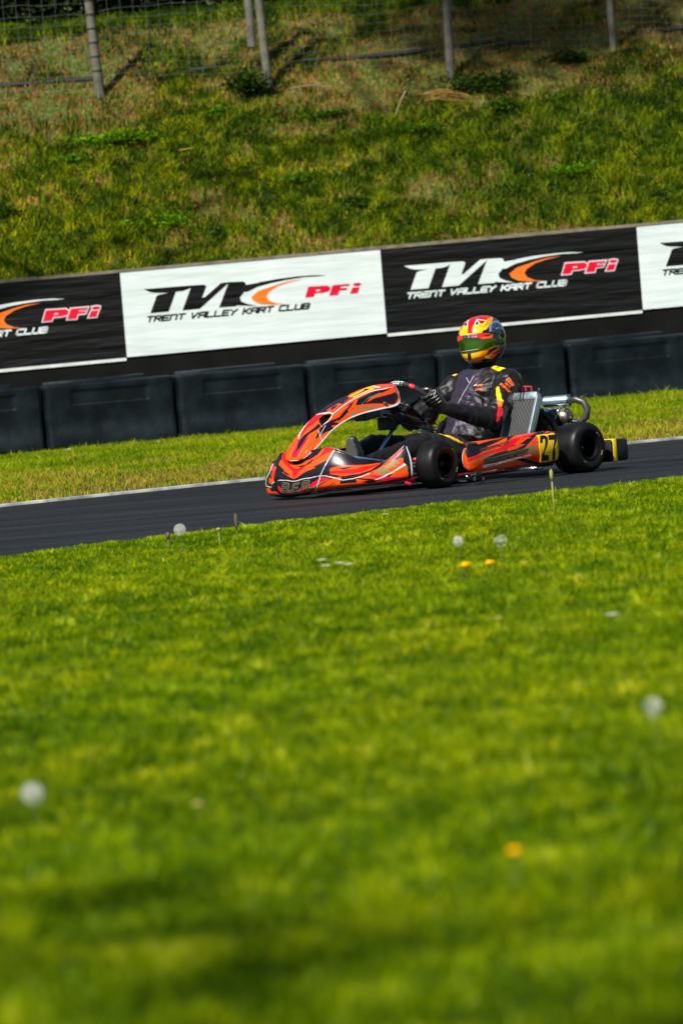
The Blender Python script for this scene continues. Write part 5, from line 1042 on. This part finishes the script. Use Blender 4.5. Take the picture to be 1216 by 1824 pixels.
HPL=Vector((.30,.10,.155));KNL=Vector((.79,.195,.232));ANL=Vector((1.245,.165,.155)); HPR=Vector((.30,-.10,.155));KNR=Vector((.79,-.185,.24));ANR=Vector((1.245,-.16,.14))
for h_,k_,a_ in ((HPL,KNL,ANL),(HPR,KNR,ANR)):
    b.capsule(h_,h_.lerp(k_,.55),.093,.080); b.capsule(h_.lerp(k_,.55),k_,.080,.064); b.ball(k_,.066); b.capsule(k_,k_.lerp(a_,.4)+Vector((0,0,-.012)),.064,.062); b.capsule(k_.lerp(a_,.4)+Vector((0,0,-.012)),a_,.060,.042)
me=remesh(b,.0065,5,'racing_suit')
nv=len(me.vertices); co_=np.empty(nv*3,np.float32); me.vertices.foreach_get('co',co_); co_=co_.reshape(-1,3); no=np.empty(nv*3,np.float32); me.vertices.foreach_get('normal',no); no=no.reshape(-1,3)
def segd(P,a,b):
    a=np.array(a);b=np.array(b);ab=b-a; t=np.clip(((P-a)@ab)/(ab@ab),0,1); return np.linalg.norm(P-(a+t[:,None]*ab),axis=1),t
# folds: soft ridged noise, stronger at elbows, waist, armpits and knees
wgt=np.full(nv,.0038)
for c,r_,w_ in ((ELL,.13,.007),(ELR,.13,.007),(Vector((.25,.0,.27)),.16,.007),(SHL+Vector((.06,-.03,-.07)),.10,.006),(SHR+Vector((.06,.03,-.07)),.10,.005),(KNL,.13,.004),(KNR,.13,.004),(Vector((.2,.05,.42)),.12,.005),(HPL+Vector((.1,0,.05)),.12,.005)):
    wgt+=w_*np.exp(-(np.linalg.norm(co_-np.array(c),axis=1)/r_)**2)
disp=np.empty(nv)
for i in range(nv):
    p=co_[i]; q=Vector((p[0]*15+p[2]*9,p[1]*15,p[2]*11-p[0]*12)); wv=noise.noise_vector(q*.5)*.8; a=noise.noise(q+wv); b_=noise.noise(Vector((p[0]*34+p[1]*20,p[1]*26,p[2]*16))+wv); disp[i]=(.55-2.2*abs(a))+.55*(.4-1.6*abs(b_))
co2=co_+no*(disp*wgt)[:,None]; me.vertices.foreach_set('co',co2.astype(np.float32).ravel()); me.update()
SB=np.array((.0045,.004,.005)); SP=np.array((.021,.0155,.031)); SY=np.array((.80,.58,.004)); SR_=np.array((.62,.008,.02)); SO_=np.array((.85,.13,.01))
col=np.tile(SB,(nv,1)); P=co_; x_,y_,z_=P.T
dal,tal=segd(P,SHL,ELL); daf,taf=segd(P,ELL,WL); dar,_=segd(P,SHR,ELR); dfr,_=segd(P,ELR,WR); arms=np.minimum(np.minimum(dal,daf),np.minimum(dar,dfr))
torso=(arms>.088)&(z_>.19)&(x_<.42)&(np.minimum(*[segd(P,a,c)[0] for a,c in ((HPL,KNL),(HPR,KNR))])>.09)
edge=.072+.035*np.clip((.5-z_)/.15,0,1)
col[torso&(y_<edge)&(y_>-.115)&(no[:,0]>.05)]=SP
col[(z_>.618)&(arms>.08)]=SB*.6
col[torso&(y_<edge)&(y_>-.125)&(no[:,0]>.12)&(z_>.315)&(z_<.335)&(y_>-.01)]=np.array((.10,.10,.13))
def pz(poly,cond,c,ax=(0,2)):
    ins=pip(P[:,ax[0]].astype(float),P[:,ax[1]].astype(float),poly)&cond; col[ins]=c
def pz3(pts,c,dist=.05,scale=1.0):
    Q=np.array(pts,float); c0=Q.mean(0); u_,s_,vt=np.linalg.svd(Q-c0); e1,e2,nn=vt
    d_=P-c0; near=(np.abs(d_@nn)<dist)&(np.linalg.norm(d_,axis=1)<.3)
    if (no[near&(np.linalg.norm(d_,axis=1)<.06)]@nn).mean()<0: nn=-nn
    poly=[((q-c0)@e1*scale,(q-c0)@e2*scale) for q in Q]; ins=pip((d_@e1).astype(float),(d_@e2).astype(float),poly)&near&(no@nn>.1); col[ins]=c
pz3([(0.201,0.225,0.511),(0.212,0.25,0.497),(0.234,0.269,0.479),(0.24,0.284,0.466),(0.258,0.299,0.443),(0.258,0.315,0.423),(0.282,0.291,0.436),(0.244,0.247,0.476)],SY,.06)
pz3([(.306,.316,.40),(.288,.318,.416),(.29,.335,.375),(.33,.352,.33),(.355,.345,.325),(.34,.33,.36)],SR_,.05)
pz3([(0.282,0.293,0.435),(0.262,0.317,0.43),(0.284,0.322,0.400),(0.306,0.316,0.407)],SO_,.05)
# shoulder badge and yoke patches
sb=(no[:,2]>.2)
pz3([(.108,.10,.61),(.055,.090,.62),(.045,.135,.605),(.060,.165,.600),(.112,.165,.585)],SY,.06); pz3([(.035,.155,.60),(.045,.20,.60),(.0,.21,.59),(-.01,.17,.60)],SO_,.06); pz([(.13,-.165),(.13,-.19),(.10,-.19),(.10,-.165)],sb&(z_>.55),SY,(0,1))
pz([(-.04,.24),(-.01,.27),(.0,.23),(-.03,.21)],(z_>.42)&(z_<.55),SY,(0,1))
for cpt,rad_ in (((.085,.125,.600),.012),):
    kk=(np.linalg.norm((P-np.array(cpt))*np.array((1,.6,.6)),axis=1)<rad_); col[kk]=SB
# thigh stripe
pz3([(.70,.16,.290),(.66,.185,.285),(.60,.205,.275),(.54,.222,.248),(.50,.232,.232),(.53,.228,.222),(.60,.222,.248),(.66,.205,.272)],SY*np.array((1,.8,1)),.06)
a=me.color_attributes.new('Col','FLOAT_COLOR','POINT'); cc=np.ones((nv,4),np.float32); cc[:,:3]=col; a.data.foreach_set('color',cc.ravel())
satin=mat('satin_suit',rough=.45,vcol=True,spec=.24,sheen=.05,bump=(60,.25,.004))
bvh=BVHTree.FromPolygons([tuple(v) for v in co2.astype(float)],[tuple(p.vertices) for p in me.polygons])
shift(me); suit=link('racing_suit',me,satin,drv,True)
def on_suit(name,quads,origin,ex,ey,m,dirn,off=.0018):
    """flat strokes in the plane (origin,ex,ey), dropped onto the suit along dirn"""
    mb=MB(); d=Vector(dirn).normalized()
    for qd in quads:
        V=[]
        for p in qd:
            s=Vector(origin)+Vector(ex)*p[0]+Vector(ey)*p[1]-d*.3; h,nn,_,_=bvh.ray_cast(s,d,.6)
            if h is None: break
            V.append(h-d*off)
        if len(V)==4: mb.add([v-DO for v in V],[(0,1,2,3)])
    if mb.v: link(name,mb.mesh(name,False),m,suit)
def tq(text,L,H,w_,gap=.3):
    st,_=strokes(text,gap); Q=[]
    for pl in st: Q+=ribbon(pl,lambda x,y:(x*L,y*H),w_,2)
    return Q
def text3(name,text,bl,br,tl,w_,m,gap=.3):
    bl,br,tl=Vector(bl),Vector(br),Vector(tl); e1=(br-bl).normalized(); e2=(tl-bl); e2=e2-e1*e2.dot(e1); H=e2.length; e2.normalize(); nrm=e1.cross(e2)
    on_suit(name,tq(text,(br-bl).length,H,w_,gap),bl+nrm*.0,e1,e2,m,-nrm)
text3('sleeve_letters','B9',(.146,.243,.540),(.144,.280,.503),(.130,.243,.556),.0026,inko); text3('sleeve_letters','B.E.M.',(.166,.251,.518),(.166,.283,.492),(.158,.250,.528),.0012,inko); text3('sleeve_letters','MOTORSPORT',(.188,.231,.515),(.190,.298,.466),(.178,.231,.527),.0012,inko,.25)
text3('chest_letters','KART',(.208,.079,.524),(.198,.110,.521),(.203,.078,.532),.0010,inko); text3('chest_letters','ENGINES',(.224,.072,.502),(.206,.116,.498),(.219,.071,.511),.0010,inko); on_suit('chest_badge',ribbon([(0,0),(.009,.003)],lambda x,y:(x,y),.003,1),(.4,.058,.527),(0,1,0),(0,0,1),inkw,(-1,0,0))
pip_=mat('white_piping',(.50,.49,.55),.4)
def line(pts,w_,n=14): 
    P_=[Vector(p) for p in pts]; Q=[]
    for a_,b_ in zip(P_[:-1],P_[1:]): Q+=ribbon([(a_.x,a_.y),(b_.x,b_.y)],lambda x,y:(x,y),w_,6)
    return Q
O3=(.4,0,0)
on_suit('zip_piping',line([(.032,.580),(.022,.545),(.002,.50),(-.022,.45)],.0017),O3,(0,1,0),(0,0,1),pip_,(-1,0,0)); on_suit('zip_piping',line([(-.02,.575),(.018,.543)],.0012),O3,(0,1,0),(0,0,1),pip_,(-1,0,0))
on_suit('zip_piping',line([(-.022,.45),(-.045,.415),(-.040,.385),(-.02,.375)],.0018),O3,(0,1,0),(0,0,1),pip_,(-1,0,0)); on_suit('seam',line([(.112,.58),(.118,.54),(.128,.48),(.13,.44)],.0008),O3,(0,1,0),(0,0,1),mat('seam_grey',(.05,.05,.055),.5),(-1,0,0)); on_suit('zip_piping',line([(-.09,.27),(-.095,.245),(-.03,.238)],.0014),(.6,0,0),(0,1,0),(0,0,1),pip_,(-1,0,-.1))
# neck cloth
m=MB(); m.tube([(.05,0,.60),(.055,0,.635),(.055,0,.68)],[.085,.074,.070],24); dpart(m,'balaclava',mat('black_cloth',(.006,.006,.007),.9,sheen=.2),smooth=True)
# --- gloves with five fingers round the rim
glv=mat('glove_black',(.0045,.0045,.005),.6,sheen=.05,bump=(90,.2,.003)); gpr=mat('glove_print',(.60,.60,.62),.4)
def glove(gp,wr,s,name='glove'):
    out=Vector((0,s,0)); g_=MB()
    K=[]   # knuckles lie above and outside the rim, fingers close round its front
    palm=gp+out*.028-SN*-.014+SU*.0
    g_.capsule(wr,gp+out*.030+SN*.018,.033,.030); g_.capsule(gp+out*.030+SN*.018+SU*.022,gp+out*.030+SN*.018-SU*.028,.024,.024)
    g_.capsule(wr+Vector((-.055,.01*s,-.006)),wr,.043,.034)
    for i,(t,l) in enumerate(((.034,1),(.012,1.08),(-.010,1.0),(-.031,.85))):
        a0=gp+SU*t+out*.036+SN*.002; a1=gp+SU*(t+.002)+out*.024-SN*(.026*l); a2=gp+SU*t-out*.004-SN*(.030*l); a3=gp+SU*(t-.001)-out*.022*l-SN*.012
        g_.capsule(gp+SU*t*.8+out*.032+SN*.022,a0,.0125,.0120,10); g_.capsule(a0,a1,.0115,.0105,10); g_.capsule(a1,a2,.0105,.0098,10); g_.capsule(a2,a3,.0098,.0085,10); K.append((a0,a1))
    t0=gp+SU*.030+out*.022+SN*.028; t1=gp+SU*.052+out*.006+SN*.024; t2=gp+SU*.060-out*.014+SN*.012
    g_.capsule(wr.lerp(t0,.5),t0,.018,.015,10); g_.capsule(t0,t1,.0135,.012,10); g_.capsule(t1,t2,.012,.0095,10)
    me=remesh(g_,.0028,2,name); vs=np.empty(len(me.vertices)*3,np.float32); me.vertices.foreach_get('co',vs); bv=BVHTree.FromPolygons([tuple(v) for v in vs.reshape(-1,3).astype(float)],[tuple(p.vertices) for p in me.polygons])
    shift(me); o=link(name,me,glv,drv,True)
    def stroke(pts,r):
        V=[]
        for p in pts:
            h,nn,_,_=bv.find_nearest(Vector(p)); V.append(h+nn*r*.4-DO)
        q=MB(); q.tube(V,r,6); return q
    q=MB()
    for a0,a1 in K[:4]: 
        z=stroke([a0.lerp(a1,t)+out*.03 for t in np.linspace(-.3,.8,8)],.0011); q.add(z.v,z.f)
    z=stroke([gp+SU*(.045-.02*t)+out*.05+SN*(.015+.02*math.sin(t*3)) for t in np.linspace(0,1.6,12)],.0014); q.add(z.v,z.f)
    q.build('glove_print',gpr,o,smooth=True)
    h,nn,_,_=bv.find_nearest(gp+SU*.075+out*.03+SN*.0); q=MB(); q.ball(h-DO,(.010,.010,.006),None,12,8); q.build('knuckle_badge',gpr,o,smooth=True)
    q=MB(); c=wr+Vector((-.058,.0,-.0)); ax=(wr-c).normalized(); 
    q.lathe([(.036,-.004),(.0405,0),(.0405,.006),(.036,.010)],c-DO,ax,24,True); q.build('cuff_hem',glv,o,smooth=True)
    # cuff lettering
    q=MB(); e1_=ax; e2_=Vector((0,0,1)); e2_=(e2_-e1_*e2_.dot(e1_)).normalized()
    for qd in tq('ORO',.040,.012,.0013):
        V=[]
        for p in qd:
            s_=c-e1_*-.066-e1_*p[0]*1.0+e2_*(p[1]-.006)+out*.2
            h,nn,_,_=bv.ray_cast(s_,-out,.4)
            if h is None: break
            V.append(h+nn*.0012-DO)
        if len(V)==4: q.add(V,[(0,1,2,3)])
    if q.v and s>0: q.build('cuff_letters',gpr,o)
glove(GL,WL,1); glove(GR,WR,-1)
# --- boots on the pedals
bootm=mat('boot_black',(.012,.012,.013),.5); sole=mat('grey_sole',(.075,.075,.07),.7,bump=(60,.5,.003))
for s,an,tip in ((1,ANL,.305),(-1,ANR,.285)):
    h_=Vector((1.285,.165*s,.115)); t_=Vector((1.335,.175*s,tip)); d=(t_-h_).normalized(); nn=Vector((d.z,0,-d.x))
    g_=MB(); g_.capsule(h_-nn*.035,h_.lerp(t_,.55)-nn*.030,.036,.036); g_.capsule(h_.lerp(t_,.55)-nn*.03,t_-nn*.022-d*.02,.036,.026); g_.capsule(an,h_-nn*.05,.045,.040)
    me=shift(remesh(g_,.005,3,'boot')); o=link('boot',me,bootm,drv,True)
    q=MB(); pl=[]
    for k in range(28):
        a=2*math.pi*k/28; u=math.sin(a); v=math.cos(a); L2=.105; pl.append((u*(.040 if v>0 else .033)*(1-.12*abs(v)),v*L2))
    c=h_.lerp(t_,.47)+nn*.004
    q.prism(pl,-.006,.006,lambda x,y,z:tuple(c+Vector((0,1,0))*x+d*y+nn*z-DO)); q.build('sole',sole,o,auto=True)
# --- helmet
HY=R_(16.5);HP=R_(5);HR_=R_(3.5); HC=Vector((.052,0,.776))
HM=Matrix.Rotation(HY,4,'Z')@Matrix(((math.cos(HP),0,math.sin(HP),0),(0,1,0,0),(-math.sin(HP),0,math.cos(HP),0),(0,0,0,1)))@Matrix.Rotation(HR_,4,'X')
hgl=mat('helmet_gloss',rough=.16,coat=1,vcol=True,spec=.5)
U,V=np.meshgrid(np.linspace(-1,1,700),np.linspace(-.62,1,300),indexing='ij'); Pm=S_helm(U,V)
c=paint(U,V,'Y',[])
bk=(np.abs(U)>.42); c[bk]=COL['K']; lo=(V<-.36)&(np.abs(U)>.1); c[lo]=COL['K']
COL['Y']=(.93,.42,.003); c=paint(U,V,'Y',[]); c[bk]=COL['K']; c[lo]=COL['K']; A=paint(U,V,'X',HELM_ART); known=(A!=np.array(COL['X'])).any(-1); c[known]=A[known]
# far cheek gets the same scheme mirrored
far=(U<-.16); Am=paint(-U,V,'X',HELM_ART); km=(Am!=np.array(COL['X'])).any(-1)&far&~known; c[km]=Am[km]
hv=np_mesh('helmet',Pm.reshape(-1,3),grid_faces(700,300),cols=c.reshape(-1,3)); hel=link('helmet',hv,hgl,drv,True); hel.matrix_local=Matrix.Translation(HC-DO)@HM
s=hel.modifiers.new('t','SOLIDIFY'); s.thickness=.006; s.offset=-1
U,V=np.meshgrid(np.linspace(-.50,.50,420),np.linspace(-.34,.32,200),indexing='ij'); Sv=lambda u,v:S_helm(u,v,.004); Pm=Sv(U,V)
vp=[p for k,p in VISOR_ART if k=='E'][0]; c=paint(U,V,'E',VISOR_ART)
# symmetric outline: upper edge rises to the front, hinges at the sides
hi=.205-.13*np.clip(np.abs(U)-.05,0,1)**1.3; loE=-.215+.30*np.clip(np.abs(U)-.03,0,1)**1.25
ins=(V<hi)&(V>loE)&(np.abs(U)<.47)
F=grid_faces(420,200); k=ins[:-1,:-1]; F=F[k.reshape(-1)]
isE=(c==np.array(COL['E'])).all(-1); me=np_mesh('visor',Pm.reshape(-1,3),F,cols=c.reshape(-1,3))
mir=mat('mirror_visor_green',(.10,.21,.03),.07,metal=1); vst=mat('visor_strip',rough=.25,vcol=True,coat=.5)
vis=link('visor',me,[mir,vst],hel,True); fm=(~isE[:-1,:-1])[k].astype(np.int32); me.polygons.foreach_set('material_index',fm); me.update(); s=vis.modifiers.new('t','SOLIDIFY'); s.thickness=.003; s.offset=-1
text_on('visor_letters',lambda u,v:S_helm(u,v,.0045),TQ['brow'],'BEN',.0013,inkb,vis,gap=.3)
q=MB()
for i in range(30):
    u0,u1=-.47+.94*i/30,-.47+.94*(i+1)/30
m=MB(); pts=[tuple(S_helm(np.array([u]),np.array([-.62]),-.002)[0]) for u in np.linspace(-1,1,72)[:-1]]; m.tube(pts,.0065,8,closed=True); m.build('neck_trim',blk,hel,smooth=True)
p=S_helm(np.array([.5]),np.array([.07]),.004)[0]; m=MB(); m.lathe([(0,.007),(.016,.006),(.022,.002),(.023,-.006)],p,(0,1,.05),28); m.build('visor_pivot',mat('dark_gunmetal',(.03,.035,.04),.3,metal=.8),hel,auto=True)
m=MB(); m.tube([tuple(S_helm(np.array([u]),np.array([v]),.001)[0]) for u,v in [(.78,.62),(.86,.55),(.93,.46),(1.0,.36)]],[.006,.012,.012,.005],10)
m.tube([tuple(S_helm(np.array([u]),np.array([v]),.001)[0]) for u,v in [(-.78,.62),(-.86,.55),(-.93,.46),(-1.0,.36)]],[.006,.012,.012,.005],10); m.build('rear_vent',blk,hel,smooth=True)
